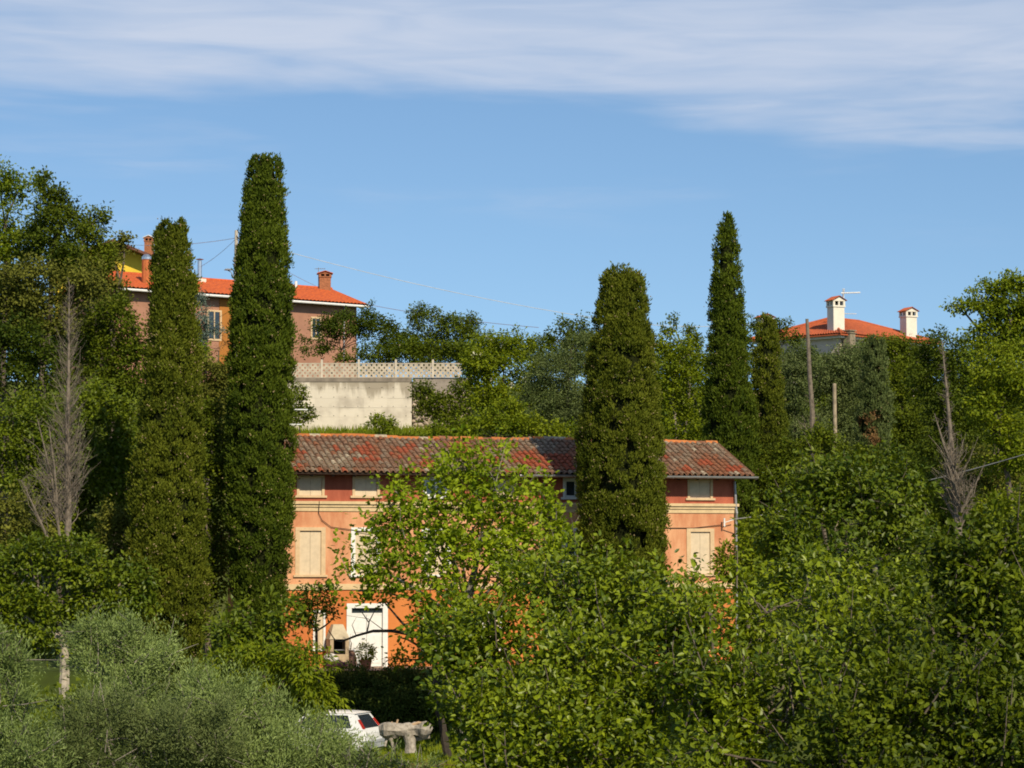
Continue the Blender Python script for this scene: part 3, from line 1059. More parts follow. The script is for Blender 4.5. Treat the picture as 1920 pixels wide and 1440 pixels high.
# ridge tiles, each its own piece; the right end of the ridge steps up a little
nr = int((X1 - X0) / .40)
rv, rf = tile_geo(.13, .115, .46, 6)
ridge_mes = []
for mm in (TILE_M[5], TILE_M[5], TILE_M[6], TILE_M[3]):
    me = bpy.data.meshes.new('ridge_tile'); me.from_pydata(rv, [], rf); me.materials.append(mm); me.shade_flat(); ridge_mes.append(me)
for i in range(nr):
    x = X0 + (i + .0) * (X1 - X0) / nr
    sg = sag(x) + rng.normal(0, .008)
    o = link('ridge_tile', ridge_mes[int(rng.choice(4, p=[.35, .3, .25, .1]))], roof)
    o.matrix_basis = Matrix.Translation((x, DEPTH, zR + .0 + sg)) @ Matrix.Rotation(-math.pi / 2 + rng.normal(0, .02), 4, 'Z') @ Matrix.Rotation(.02, 4, 'X')
# rafters under the eave
for i in range(int(LEN / .75)):
    x = .2 + i * .75
    mb = MB()
    mb.v += [rp(x - .045, .06, -.20), rp(x + .045, .06, -.20), rp(x + .045, OV / math.cos(SL) + .02, -.20), rp(x - .045, OV / math.cos(SL) + .02, -.20),
             rp(x - .045, .06, -.103), rp(x + .045, .06, -.103), rp(x + .045, OV / math.cos(SL) + .02, -.103), rp(x - .045, OV / math.cos(SL) + .02, -.103)]
    for q in ((0, 3, 2, 1), (4, 5, 6, 7), (0, 1, 5, 4), (1, 2, 6, 5), (2, 3, 7, 6), (3, 0, 4, 7)):
        mb.f.append(q); mb.m.append(0)
    mb.build('rafter', M_wood, roof)
gx0 = fac(975, 893, OV)[0]
mb = MB()
n = 8
gz = zE - .035
for x in (gx0, X1 + .18):
    for k in range(n + 1):
        an = math.pi + math.pi * k / n
        mb.v.append((x, -OV - .10 + .085 * math.cos(an), gz + .085 * math.sin(an)))
    for k in range(n + 1):
        an = math.pi + math.pi * (n - k) / n
        mb.v.append((x, -OV - .10 + .072 * math.cos(an), gz + .072 * math.sin(an)))
m_ = 2 * n + 2
for k in range(m_):
    mb.f.append((k, (k + 1) % m_, m_ + (k + 1) % m_, m_ + k)); mb.m.append(0)
for e in (0, m_):
    for k in range(n):
        mb.f.append((e + k, e + k + 1, e + m_ - 2 - k, e + m_ - 1 - k)); mb.m.append(0)
gut = mb.build('gutter', M_grey, villa, smooth=False)
for i in range(6):
    x = gx0 + .3 + i * 1.35
    mb = MB()
    mb.tube([(x, -OV - .19, gz + .01), (x, -OV - .17, gz - .075), (x, -OV - .10, gz - .10), (x, -OV - .02, gz - .06)], .010, 5)
    mb.build('gutter_bracket', M_grey, gut)
# bracket with insulators
bx, bz = fl(1360, 980)
mb = MB()
mb.tube([(bx - .12, -.01, bz), (bx - .12, -.22, bz), (bx + .25, -.26, bz + .12)], .018, 6)
mb.tube([(bx - .12, -.20, bz - .14), (bx - .12, -.20, bz + .16)], .035, 6)
mb.build('insulator_bracket', M_white, villa)
mb = MB()
p0 = fl(1246, 990); p1 = fl(1352, 984)
mb.tube([(p0[0] - 3, -.03, p0[1] + .06), (p0[0], -.03, p0[1]), ((p0[0] + p1[0]) / 2, -.03, p0[1] - .0), (p1[0], -.06, p1[1])], .013, 5)
mb.build('facade_cable', M_dark, villa)
mb = MB()
q = [fl(597, 940), fl(597, 962), fl(603, 975), fl(620, 988), fl(650, 992), fl(700, 1000)]
mb.tube([(a_[0], -.05 - .1 * (i == 0), a_[1]) for i, a_ in enumerate(q)], .012, 5)
mb.build('loose_cable', M_dark, villa)

# terrace paving in front of the villa
M_pave = plain('terrace_paving', (0.42, 0.30, 0.22), 0.9, scale=2)
mb = MB()
pa = [(-.5, -2.6), (LEN + 1, -2.6), (LEN + 1, -.06), (-.5, -.06)]
mb.poly([(OL[0] + x * F_[0] + y * NI[0], OL[1] + x * F_[1] + y * NI[1], ZT + .004 + .0) for x, y in pa])
tag(mb.build('pavement', M_pave), kind='structure')

def on_terrace(px, off, z=0.0):
    x, _ = fac(px, 1200, off)
    q = OL + x * F_ - off * NI
    return (q[0], q[1], ZT + .006 + z)
# masonry barbecue left of the door
M_stucco = plain('beige_stucco', (0.52, 0.39, 0.25), 0.9, scale=3, var=.3)
M_black = plain('matt_black', (0.012, 0.011, 0.010), 0.95)  # near-black surface for the firebox, chimney flues and small wall discs
bq = empty('masonry_barbecue', 'beige masonry barbecue with square black firebox left of the white door', 'barbecue', on_terrace(633, .45), YAW)
mb = MB()
mb.box(-.33, .33, -.30, .30, 0, .48)
mb.box(-.33, -.21, -.30, .30, .48, 1.0)
mb.box(.21, .33, -.30, .30, .48, 1.0)
mb.box(-.21, .21, .22, .30, .48, 1.0)
mb.build('body', M_stucco, bq)
mb = MB()
c0 = [(-.36, -.33, 1.0), (.36, -.33, 1.0), (.36, .30, 1.0), (-.36, .30, 1.0)]
c1 = [(-.17, -.10, 1.5), (.17, -.10, 1.5), (.17, .26, 1.5), (-.17, .26, 1.5)]
mb.v += c0 + c1
for q in ((0, 3, 2, 1), (4, 5, 6, 7), (0, 1, 5, 4), (1, 2, 6, 5), (2, 3, 7, 6), (3, 0, 4, 7)):
    mb.f.append(q); mb.m.append(0)
mb.build('hood', plain('pale_stucco', (0.56, 0.47, 0.33), .9), bq)
mb = MB()
mb.box(-.205, .205, .17, .215, .49, .99)
mb.box(-.205, .205, -.25, .17, .482, .50)
mb.build('firebox', M_black, bq)
mb = MB()
for k in range(7):
    mb.tube([(-.2, -.24 + k * .06, .62), (.2, -.24 + k * .06, .62)], .008, 4)
mb.build('grill', M_grey, bq)
# terracotta jar
jar = empty('clay_jar', 'brown clay jar on the terrace against the white door frame', 'jar', on_terrace(656, .40))
mb = MB()
mb.lathe([(.0, 0), (.20, 0), (.25, .12), (.24, .34), (.18, .50), (.13, .56), (.15, .60), (.12, .60), (.10, .5)], 14)
mb.build('body', plain('brown_clay', (0.20, 0.11, 0.075), .8), jar, smooth=True)
mb = MB()
for k in range(5):
    mb.tube([(rng.normal(0, .03), rng.normal(0, .03), .55), (rng.normal(0, .06), rng.normal(0, .06), .85), (rng.normal(0, .1), rng.normal(0, .1), 1.1 + .1 * rng.random())], [.012, .009, .003], 5)
mb.build('dry_stalk', BARK_GREY, jar)
# bundle of cloth
def lumpy(name, prof, mat, parent=None, seed=1, n=16, amp=.12, sc=(1, 1, 1), rot=None):
    V, F = [], []
    m = 9
    for j in range(m + 1):
        th = math.pi * j / m
        for i in range(n):
            a_ = 2 * math.pi * i / n
            V.append((math.sin(th) * math.cos(a_), math.sin(th) * math.sin(a_), math.cos(th)))
    V = np.array(V)
    s = 1 + amp * soft_noise(V * 1.0, 3.2, seed) + amp * .5 * soft_noise(V, 7, seed + 1)
    V = V * s[:, None] * np.array(sc)
    if rot is not None:
        V = V @ np.array(Matrix.Rotation(rot[0], 3, rot[1])).T
    for j in range(m):
        for i in range(n):
            F.append((j * n + i, (j + 1) * n + i, (j + 1) * n + (i + 1) % n, j * n + (i + 1) % n))
    V = V + np.array(prof)
    me = mesh_np(name, V, F, smooth=True)
    me.materials.append(mat)
    return link(name, me, parent)
cb = empty('garden_cushions', 'purple and white cushions heaped on the terrace below the barbecue', 'cushion', on_terrace(626, .95))
lumpy('purple_cushion', (0.08, -.05, .14), plain('purple_cloth', (0.15, 0.035, 0.09), .9), cb, 5, sc=(.40, .20, .15), amp=.10)
lumpy('white_cushion', (-.08, .02, .36), plain('white_cloth', (0.72, 0.66, 0.62), .9), cb, 8, sc=(.26, .14, .17), amp=.10, rot=(R(25), 'Y'))
# clipped ball shrub in front of the door
def clipped_ball():
    loc = on_terrace(686, 1.6)
    c = P(686, 1224, loc[1])
    root = empty('topiary_ball', 'round clipped shrub on a short stem before the white door', 'shrub', loc)
    r = 15.5 * loc[1] / FPX
    cz = c[2] - loc[2]
    C, A, Nn, l_, w_, t_, cp, tw = make_crown([(0, 0, cz, r, r, r)], (.07, .045, 'quad'), 5, .08, -2, 5, spread=.10)
    crown_object('crown', (C, A, Nn, l_, w_, t_), 'quad', LM['bright'], root)
    mb = MB(); mb.tube([(0, 0, .3), (0, 0, cz)], [.03, .02], 6); mb.build('stem', BARK, root)
    mb = MB(); mb.lathe([(0, .0), (.16, 0), (.21, .32), (.18, .32), (.15, .28), (0, .28)], 12); mb.build('pot', plain('clay_pot', (0.40, 0.16, 0.08), .85), root, smooth=False)
clipped_ball()

# ================================================================== RETAINING WALL + LATTICE FENCE
YW = 135.0
def wx(px):
    return P(px, 700, YW)[0]
def wz(py):
    return P(700, py, YW)[2]
rw = empty('retaining_wall', 'tall stained concrete retaining wall above the villa roof', 'wall', (wx(700), YW, wz(830)))
b0 = np.array([wx(700), YW, wz(830)])
xl, xr = wx(452) - b0[0], wx(772) - b0[0]
ztop, zcop, zbot = wz(708) - b0[2], wz(716) - b0[2], -.4
def concrete():
    m, nt = new_mat('stained_concrete')
    out = N(nt, 'ShaderNodeOutputMaterial')
    bs = N(nt, 'ShaderNodeBsdfPrincipled')
    bs.inputs['Roughness'].default_value = .92
    bs.inputs['Specular IOR Level'].default_value = .15
    g = N(nt, 'ShaderNodeNewGeometry')
    mp = N(nt, 'ShaderNodeMapping')
    mp.inputs['Scale'].default_value = (1.6, 1.6, .28)
    nt.links.new(g.outputs['Position'], mp.inputs[0])
    a = N(nt, 'ShaderNodeTexNoise'); a.inputs['Scale'].default_value = 1.0; a.inputs['Detail'].default_value = 7; a.inputs['Roughness'].default_value = .6
    nt.links.new(mp.outputs[0], a.inputs['Vector'])
    b = N(nt, 'ShaderNodeTexNoise'); b.inputs['Scale'].default_value = 1.1; b.inputs['Detail'].default_value = 5
    nt.links.new(g.outputs['Position'], b.inputs['Vector'])
    mx = N(nt, 'ShaderNodeMix', data_type='RGBA')
    mx.inputs[6].default_value = (0.65, 0.58, 0.47, 1); mx.inputs[7].default_value = (0.47, 0.41, 0.33, 1)
    nt.links.new(mapr(nt, b.outputs[0], .45, .72), mx.inputs[0])
    sp = N(nt, 'ShaderNodeSeparateXYZ'); nt.links.new(g.outputs['Position'], sp.inputs[0])
    # run-off stains below the coping
    zc = wz(716)
    near = mapr(nt, sp.outputs[2], zc - 1.1, zc, 0.0, 1.0, False)
    st = mapr(nt, math_node(nt, 'ADD', a.outputs[0], math_node(nt, 'MULTIPLY', near, .33)), .62, .80)
    m2 = N(nt, 'ShaderNodeMix', data_type='RGBA')
    nt.links.new(math_node(nt, 'MULTIPLY', st, .75), m2.inputs[0])
    nt.links.new(mx.outputs[2], m2.inputs[6]); m2.inputs[7].default_value = (0.25, 0.205, 0.145, 1)
    # ochre rust streaks
    rs_ = N(nt, 'ShaderNodeTexNoise'); rs_.inputs['Scale'].default_value = 1.0; rs_.inputs['Detail'].default_value = 3
    mp2 = N(nt, 'ShaderNodeMapping'); mp2.inputs['Scale'].default_value = (1.5, 1.5, .18); mp2.inputs['Location'].default_value = (17, 3, 5)
    nt.links.new(g.outputs['Position'], mp2.inputs[0]); nt.links.new(mp2.outputs[0], rs_.inputs['Vector'])
    m3 = N(nt, 'ShaderNodeMix', data_type='RGBA')
    nt.links.new(math_node(nt, 'MULTIPLY', mapr(nt, rs_.outputs[0], .62, .74), .6), m3.inputs[0])
    nt.links.new(m2.outputs[2], m3.inputs[6]); m3.inputs[7].default_value = (0.38, 0.25, 0.09, 1)
    oi = N(nt, 'ShaderNodeObjectInfo'); hv = N(nt, 'ShaderNodeHueSaturation')
    nt.links.new(m3.outputs[2], hv.inputs['Color']); nt.links.new(mapr(nt, oi.outputs['Random'], 0, 1, .955, 1.045, False), hv.inputs['Value'])
    nt.links.new(hv.outputs[0], bs.inputs['Base Color'])
    nt.links.new(bs.outputs[0], out.inputs[0])
    return m
M_conc = concrete()
M_cop = plain('coping_concrete', (0.27, 0.225, 0.175), .95, scale=1.5, var=.4)
M_lat = plain('lattice_concrete', (0.52, 0.44, 0.335), .92, scale=3, var=.3, rnd=.05)
M_post = plain('post_concrete', (0.60, 0.52, 0.41), .9, scale=3, var=.2)
pw = 1.28
nx = int((xr - xl) / pw)
hz = [zbot, wz(782) - b0[2], wz(764.5) - b0[2], wz(747) - b0[2], wz(729) - b0[2], zcop]
for i in range(nx):
    for j in range(5):
        a = xr - (i + 1) * pw; b_ = xr - i * pw
        mb = MB()
        o = rng.uniform(-.012, .012)
        mb.box(a + .003, b_ - .003, o, .35, hz[j] + .003, hz[j + 1] - .003)
        mb.build('concrete_panel', M_conc, rw)
mb = MB()
mb.box(xl, xr, .02, .34, zbot, zcop - .01)
for i in range(nx):
    for j in range(1, 5):
        for k in (.3, .98):
            xx = xr - (i + 1) * pw + k
            mb.tube([(xx, -.016, hz[j] + .07), (xx, .03, hz[j] + .07)], .022, 6, 1)
mb.build('wall_core', [M_conc, M_black], rw)
mb = MB()
mb.box(xl, xr, -.035, .36, zcop, ztop - .003)
mb.build('coping', M_cop, rw)
# plastered and rubble stretch on the right
rr = empty('rubble_wall', 'rough pale rubble wall half overgrown, right of the concrete panels', 'wall', (wx(773), YW + .1, wz(830)))
mb = MB()
xw = wx(885) - wx(773)
mb.box(.02, xw, .10, .4, -.4, wz(708) - wz(830))
mb.build('plaster_face', plain('grey_plaster', (0.31, 0.26, 0.215), .95, scale=1.5, var=.35), rr)
M_rub = plain('rubble_stone', (0.55, 0.44, 0.33), .95, scale=4, var=.4, rnd=.2)
sm = []
for s in range(4):
    o = lumpy('stone', (0, 0, 0), M_rub, None, 30 + s, n=7, amp=.22, sc=(.17, .12, .12))
    sm.append(o.data); bpy.data.objects.remove(o)
zz = -.1
row = 0
while zz < wz(735) - wz(830):
    x = .12 + (row % 2) * .1
    while x < xw - .05:
        o = link('stone', sm[int(rng.integers(4))], rr)
        o.location = (x, .08 + rng.normal(0, .03), zz + rng.normal(0, .03))
        o.rotation_euler = (rng.normal(0, .3), rng.normal(0, .4), rng.normal(0, .5))
        sc_ = rng.uniform(.75, 1.25)
        o.scale = (sc_, 1, sc_)
        x += .27 * sc_ + .02
    zz += .21
    row += 1
# lattice fence
lf = empty('lattice_fence', 'precast concrete lattice fence with diamond openings along the wall top', 'fence', (wx(700), YW + .16, wz(708)))
ph_ = 69.7 * YW / FPX
fh = (708 - 680.5) * YW / FPX
x0f = wx(603) - wx(700)
for i in range(-4, 6):
    x = x0f + i * ph_
    if x < wx(440) - wx(700):
        continue
    xe = min(x + ph_, wx(868) - wx(700))
    mb = MB()
    mb.box(x - .055, x + .055, -.07, .07, 0, fh + .17)
    mb.box(x - .04, x + .04, -.055, .055, fh + .17, fh + .20)
    if x < wx(868) - wx(700):
        mb.build('post', M_post, lf)
    if xe - x < .3:
        continue
    mb = MB()
    a, b_ = x + .058, xe - .058
    mb.box(a, b_, -.045, .045, fh - .045, fh + .01)
    mb.box(a, b_, -.045, .045, 0.01, .05)
    z0, z1 = .05, fh - .045
    hh = z1 - z0
    pt = hh / 2.5
    def seg(p, q, off, bw=.055):
        p, q = np.array(p), np.array(q)
        d = q - p
        L_ = np.linalg.norm(d)
        if L_ < .04:
            return
        d /= L_
        n_ = np.array([-d[1], d[0]]) * bw
        y0, y1 = -.035 + off, .035 + off
        c = [p - n_, q - n_, q + n_, p + n_]
        bb = len(mb.v)
        mb.v += [(k[0], y0, k[1]) for k in c] + [(k[0], y1, k[1]) for k in c]
        for qd in ((0, 1, 2, 3), (7, 6, 5, 4), (0, 4, 5, 1), (1, 5, 6, 2), (2, 6, 7, 3), (3, 7, 4, 0)):
            mb.f.append(tuple(bb + k for k in qd)); mb.m.append(0)
    xx = a - hh
    while xx < b_:
        for dr in (1, -1):
            s0, s1 = (xx, xx + hh)
            lo, hi_ = max(s0, a), min(s1, b_)
            if hi_ - lo > .04:
                if dr == 1:
                    seg((lo, z0 + (lo - s0)), (hi_, z0 + (hi_ - s0)), .0)
                else:
                    seg((lo, z1 - (lo - s0)), (hi_, z1 - (hi_ - s0)), .004)
        xx += pt
    mb.build('lattice_panel', M_lat, lf)
# little lamp standing on the terrace behind the fence
lp = empty('garden_lamp', 'small flat garden lamp on a thin post behind the lattice fence', 'lamp', (P(746, 650, 140)[0], 140, ground(P(746, 650, 140)[0], 140)))
hl = P(746, 648, 140)[2] - lp.location[2]
mb = MB(); mb.tube([(.08, 0, 0), (.08, 0, hl)], .028, 6); mb.build('post', M_grey, lp)
mb = MB(); mb.box(-.24, .16, -.10, .10, hl, hl + .05); mb.box(-.20, -.02, -.07, .07, hl + .05, hl + .11); mb.build('lamp_head', plain('lamp_head_beige', (.55, .42, .3), .6), lp)
# short handrail beside the second cypress
hr = empty('white_handrail', 'short white handrail of two bars beside the concrete wall', 'railing', (P(556, 768, 128)[0], 128, ground(P(556, 768, 128)[0], 128)))
for py, x1 in ((768, 577), (796, 566)):
    mb = MB(); z = P(556, py, 128)[2] - hr.location[2]; mb.tube([(P(520, py, 128)[0] - hr.location[0], 0, z), (P(x1, py, 128)[0] - hr.location[0], 0, z)], .035, 6); mb.build('rail', M_white, hr)
mb = MB(); z = P(556, 768, 128)[2] - hr.location[2]; mb.tube([(-.5, .0, -.1), (-.5, 0, z)], .03, 6); mb.build('post', M_white, hr)

# ================================================================== HILL HOUSES
def corrugated_roof(mb, A, B, C_, D_, n, amp, m=0):
    """Tiled slope A-B (eave) to D-C (ridge): a strip per tile column with rounded rolls."""
    A, B, C_, D_ = map(lambda q: np.array(q, float), (A, B, C_, D_))
    nn = np.cross(B - A, D_ - A); nn /= np.linalg.norm(nn)
    k = n * 4
    lo, hi_ = [], []
    for i in range(k + 1):
        t = i / k
        h = amp * abs(math.sin(math.pi * n * t)) ** .8
        lo.append(A + (B - A) * t + nn * h); hi_.append(D_ + (C_ - D_) * t + nn * h)
    b0 = len(mb.v)
    mb.v += [tuple(q) for q in lo] + [tuple(q) for q in hi_]
    for i in range(k):
        mb.f.append((b0 + i, b0 + i + 1, b0 + k + 1 + i + 1, b0 + k + 1 + i)); mb.m.append(m)
M_rooftile = plain('roof_orange', (0.58, 0.120, 0.028), .85, scale=5, col2=(0.40, 0.080, 0.028))
M_rooftile2 = plain('roof_orange_red', (0.48, 0.110, 0.038), .88, scale=4, col2=(0.32, 0.080, 0.035))
M_mauve = plain('plaster_mauve', (0.38, 0.19, 0.125), .9, scale=1, var=.15)
M_ochre = plain('wall_ochre', (0.42, 0.165, 0.035), .9, scale=1, var=.15)
M_brick = plain('chimney_brick', (0.38, 0.15, 0.07), .9, scale=12, var=.45)
M_yellow = plain('plaster_yellow', (0.72, 0.50, 0.05), .9, scale=1, var=.1)
M_brownroof = plain('roof_brown', (0.17, 0.075, 0.055), .9, scale=2, var=.3)
M_steel = plain('steel_flue', (0.62, 0.63, 0.65), .25, metal=.9, var=.1)
M_cw = plain('chimney_white', (0.74, 0.68, 0.58), .85, scale=3, var=.12)
M_wallw = plain('plaster_pinkwhite', (0.62, 0.50, 0.42), .9, scale=1, var=.1)

def chimney(parent, loc, wd, h, mat, cap_mat, rz=0.0, cap=True):
    """Shaft, openings between corner pillars, small tiled gable cap."""
    e = MB()
    e.box(-wd / 2, wd / 2, -wd / 2, wd / 2, -.6, h * .70)
    o = e.build('chimney', mat, parent)
    o.location = loc
    o.rotation_euler = (0, 0, rz)
    c = MB()
    c.box(-wd * .57, wd * .57, -wd * .57, wd * .57, h * .70, h * .745)
    for sx in (-1, 1):
        for sy in (-1, 1):
            c.box(sx * wd * .46 - wd * .09, sx * wd * .46 + wd * .09, sy * wd * .46 - wd * .09, sy * wd * .46 + wd * .09, h * .745, h * .86)
    for s in (-1, 1):
        c.box(-wd * .07, wd * .07, s * wd * .46 - wd * .08, s * wd * .46 + wd * .08, h * .745, h * .86)
        c.box(s * wd * .46 - wd * .08, s * wd * .46 + wd * .08, -wd * .07, wd * .07, h * .745, h * .86)
    c.box(-wd * .57, wd * .57, -wd * .57, wd * .57, h * .86, h * .885)
    c.poly([(-wd * .56, -wd * .56, h * .885), (wd * .56, -wd * .56, h * .885), (0, -wd * .56, h * .985)])
    c.poly([(wd * .56, wd * .56, h * .885), (-wd * .56, wd * .56, h * .885), (0, wd * .56, h * .985)])
    c.build('chimney_top', mat, o)
    i_ = MB(); i_.box(-wd * .34, wd * .34, -wd * .34, wd * .34, h * .70, h * .86); i_.build('flue', M_black, o)
    t = MB()
    q = wd * .68
    for s in (-1, 1):
        A = (s * q, -q * s, h * .875); B = (s * q, q * s, h * .875); C_ = (0, q * s, h); D_ = (0, -q * s, h)
        corrugated_roof(t, A, B, C_, D_, 6, .05)
        t.poly([(s * q, -q, h * .87), (s * q, q, h * .87), (0, q, h * .99), (0, -q, h * .99)][::s])
    t.build('chimney_cap', cap_mat, o)
    return o

# --- house with mauve walls above the wall
YW2 = R(37.5)
rc3 = P(690, 574.5, 158.0)
hgx, hgy, zev = rc3[0], rc3[1], rc3[2]
gbase = 9.25
hh_ = zev - gbase
mh = empty('hillside_house', 'brownish pink house with bright orange tiled roof on the hill', 'house', (hgx, hgy, gbase), YW2)
OVH, DH, LH = .6, 3.8, 17.5
SLh = R(19)
# local: x along facade (0 = right corner eave end, negative to the left), y inward
def hl_px(px, py, off=0.0):
    d = P(px, py, 1.0)
    f2 = np.array([math.cos(YW2), math.sin(YW2)]); n2 = np.array([-math.sin(YW2), math.cos(YW2)])
    o = np.array([hgx, hgy]) + n2 * (OVH - off)
    t = (o @ n2) / (d[:2] @ n2)
    q = d * t
    return (q[:2] - o) @ f2, q[2] - gbase
strip0, strip1 = hl_px(411, 600)[0], hl_px(452, 600)[0]
mb = MB()
ww1 = hl_px(398, 610)[0]
mb.box(-LH, strip0, OVH, OVH + 2 * (DH - .3), -.5, hh_ + .10)
mb.box(strip1, -.45, OVH, OVH + 2 * (DH - .3), -.5, hh_ + .10)
mb.poly([(-.45, OVH, hh_ + .1), (-.45, OVH + 2 * (DH - .3), hh_ + .1), (-.45, DH + .3, hh_ + DH * math.tan(SLh) - .1)])
mb.build('wall', M_mauve, mh)
mb = MB()
mb.box(strip0, strip1, OVH - .05, OVH + 2 * (DH - .3), -.5, hh_ + .08)
mb.build('ochre_strip', M_ochre, mh)  # wall stretch coloured ochre between the mauve ones
zr = hh_ + DH * math.tan(SLh) + .1
mb = MB()
corrugated_roof(mb, (-LH, 0, hh_ + .12), (0, 0, hh_ + .12), (0, DH + .3, zr), (-LH, DH + .3, zr), 64, .055)
corrugated_roof(mb, (0, 2 * DH + .6, hh_ + .12), (-LH, 2 * DH + .6, hh_ + .12), (-LH, DH + .3, zr), (0, DH + .3, zr), 64, .055)
mb.poly([(-LH, .02, hh_ + .03), (-LH, DH + .3, zr - .1), (0, DH + .3, zr - .1), (0, .02, hh_ + .03)])
mb.poly([(0, .02, hh_ + .03), (0, DH + .3, zr - .1), (0, DH + .3, zr + .03), (0, 0, hh_ + .14)])
hroof = mb.build('roof', M_rooftile, mh)
mb = MB()
for i in range(44):
    x = -LH + i * .4
    mb.lathe([(.11, 0), (.10, .40)], 8, (0, 0, 0))
mb = MB(); mb.tube([(-LH, DH + .3, zr + .03), (0, DH + .3, zr + .03)], .10, 8); mb.build('ridge', M_rooftile, hroof)
mb = MB(); mb.tube([(-LH, -.06, hh_ - .02), (.03, -.06, hh_ - .02)], .075, 8); mb.build('gutter', M_white, mh)
mb = MB(); mb.box(-LH, -.02, .03, OVH - .06, hh_ - .06, hh_ - .0); mb.build('soffit', M_wood, mh)
dpx = hl_px(644, 590)[0]
mb = MB(); mb.tube([(dpx, OVH - .08, hh_ - .08), (dpx, OVH - .08, 0)], .05, 6); mb.build('downpipe', M_grey, mh)
def hill_window(parent, x0, x1, z0, z1, y):
    mb = MB()
    t = .11
    mb.box(x0 - t, x0, y - .06, y + .05, z0 - t, z1 + t); mb.box(x1, x1 + t, y - .06, y + .05, z0 - t, z1 + t)
    mb.box(x0, x1, y - .058, y + .05, z1, z1 + t); mb.box(x0, x1, y - .058, y + .05, z0 - t, z0)
    m_ = (x0 + x1) / 2
    mb.box(m_ - .035, m_ + .035, y - .05, y + .03, z0, z1)
    fr = mb.build('window', M_frame, parent)
    for a_, c_ in ((x0, m_ - .036), (m_ + .036, x1)):
        g = MB(); g.box(a_ + .004, c_ - .004, y - .035, y - .012, z0 + .003, z1 - .003); g.build('pane', M_glass, fr)
    return fr
a, z1 = hl_px(391, 584); b_, z0 = hl_px(413, 636)
hill_window(mh, a, b_ - .05, z0, z1, OVH - .0)
a, z1 = hl_px(585, 597); b_, z0 = hl_px(599, 634)
hill_window(mh, a, b_, z0, z1, OVH - .0)
def hroof_at(px, back):
    """point on the front slope of the house roof"""
    x = hl_px(px, 545, -back + OVH)[0]
    return x, back, hh_ + .12 + (zr - hh_ - .12) * back / (DH + .3)
x, y, z = hroof_at(609, DH + .1)
chimney(mh, (x, y, z - .15), .72, 1.28, M_brick, M_rooftile2, R(-30))
x, y, z = hroof_at(374, DH - .3)
mb = MB(); mb.tube([(x, y, z - .2), (x, y, z + 1.25)], .14, 10); mb.lathe([(.16, z + 1.30), (.27, z + 1.34), (.0, z + 1.42)], 10, (x, y, 0)); mb.tube([(x, y, z + 1.2), (x, y, z + 1.36)], .05, 6); mb.build('flue_pipe', M_steel, mh, smooth=True)
mb = MB(); mb.box(x - .35, x + .3, y - .3, y + .3, z - .3, z + .14); mb.build('flue_base', M_cw, mh)
x, y, z = hroof_at(555, DH - .1)
mb = MB(); mb.tube([(x, y, z - .1), (x, y, z + .42)], .085, 8); mb.build('vent_pipe', M_white, mh)
x, y, z = hroof_at(275, DH - 2.2)
mb = MB(); mb.tube([(x, y, z - .3), (x, y, z + 1.35)], .30, 10); ch = mb.build('chimney', plain('chimney_orange', (.5, .15, .05), .9), mh)
mb = MB(); mb.lathe([(.22, 0), (.30, .06), (.30, .2), (.2, .34), (0, .38)], 12, (x, y, z + 1.36)); mb.build('chimney_cowl', M_steel, ch, smooth=True)
# little roof aerial behind the brick chimney
x, y, z = hroof_at(597, DH + .2)
ae = MB(); ae.tube([(x, y, z - .1), (x, y, z + 1.35)], .022, 5); ae.tube([(x - .25, y, z + 1.25), (x + .5, y, z + 1.3)], .016, 5)
for k in range(5):
    ae.tube([(x - .2 + k * .15, y - .15, z + 1.26 + k * .01), (x - .2 + k * .15, y + .15, z + 1.26 + k * .01)], .01, 4)
ae.build('roof_aerial', M_grey, mh)
# --- yellow house behind
yc = P(212, 449, 182.0)
yh = empty('yellow_house', 'yellow house with brown gable roof behind the trees at left', 'house', (yc[0], yc[1], 10.0), R(8))
zR2 = yc[2] - 10.0
run = (335 - 212) * 182 / FPX
drop = (497 - 449) * 182 / FPX
mb = MB()
mb.v += [(-run + .6, 1.35, -.5), (run - .6, 1.35, -.5), (run - .6, 1.35, zR2 - drop + .05), (0, 1.35, zR2 - .2), (-run + .6, 1.35, zR2 - drop + .05)]
mb.f.append((0, 1, 2, 3, 4)); mb.m.append(0)
mb.box(-run + .6, run - .6, 1.37, 9, -.5, zR2 - drop)
mb.build('wall', M_yellow, yh)
mb = MB()
for s in (-1, 1):
    c = [(0, 0, zR2 - .16), (s * run, 0, zR2 - drop - .16), (s * run, 10, zR2 - drop - .16), (0, 10, zR2 - .16)]
    t = [(q[0], q[1], q[2] + .2) for q in c]
    bb = len(mb.v); mb.v += c + t
    for q in ((0, 3, 2, 1), (4, 5, 6, 7), (0, 1, 5, 4), (1, 2, 6, 5), (2, 3, 7, 6), (3, 0, 4, 7)):
        mb.f.append(tuple(bb + i for i in (q if s > 0 else q[::-1]))); mb.m.append(0)
mb.build('roof', M_brownroof, yh)
p = P(293, 474, 186); cl_ = (p[0] - yc[0], p[1] - yc[1], p[2] - 10.0 - .2)
chimney(yh, cl_, .62, (476 - 438) * 186 / FPX, M_brick, M_cw, R(-8))

# --- house on the right hilltop
K = P(1577, 624, 200.0)
rh_z = 12.0
rh = empty('hilltop_house', 'pale house with red hipped roof and white chimneys on the right hilltop', 'house', (K[0], K[1], rh_z), R(45))
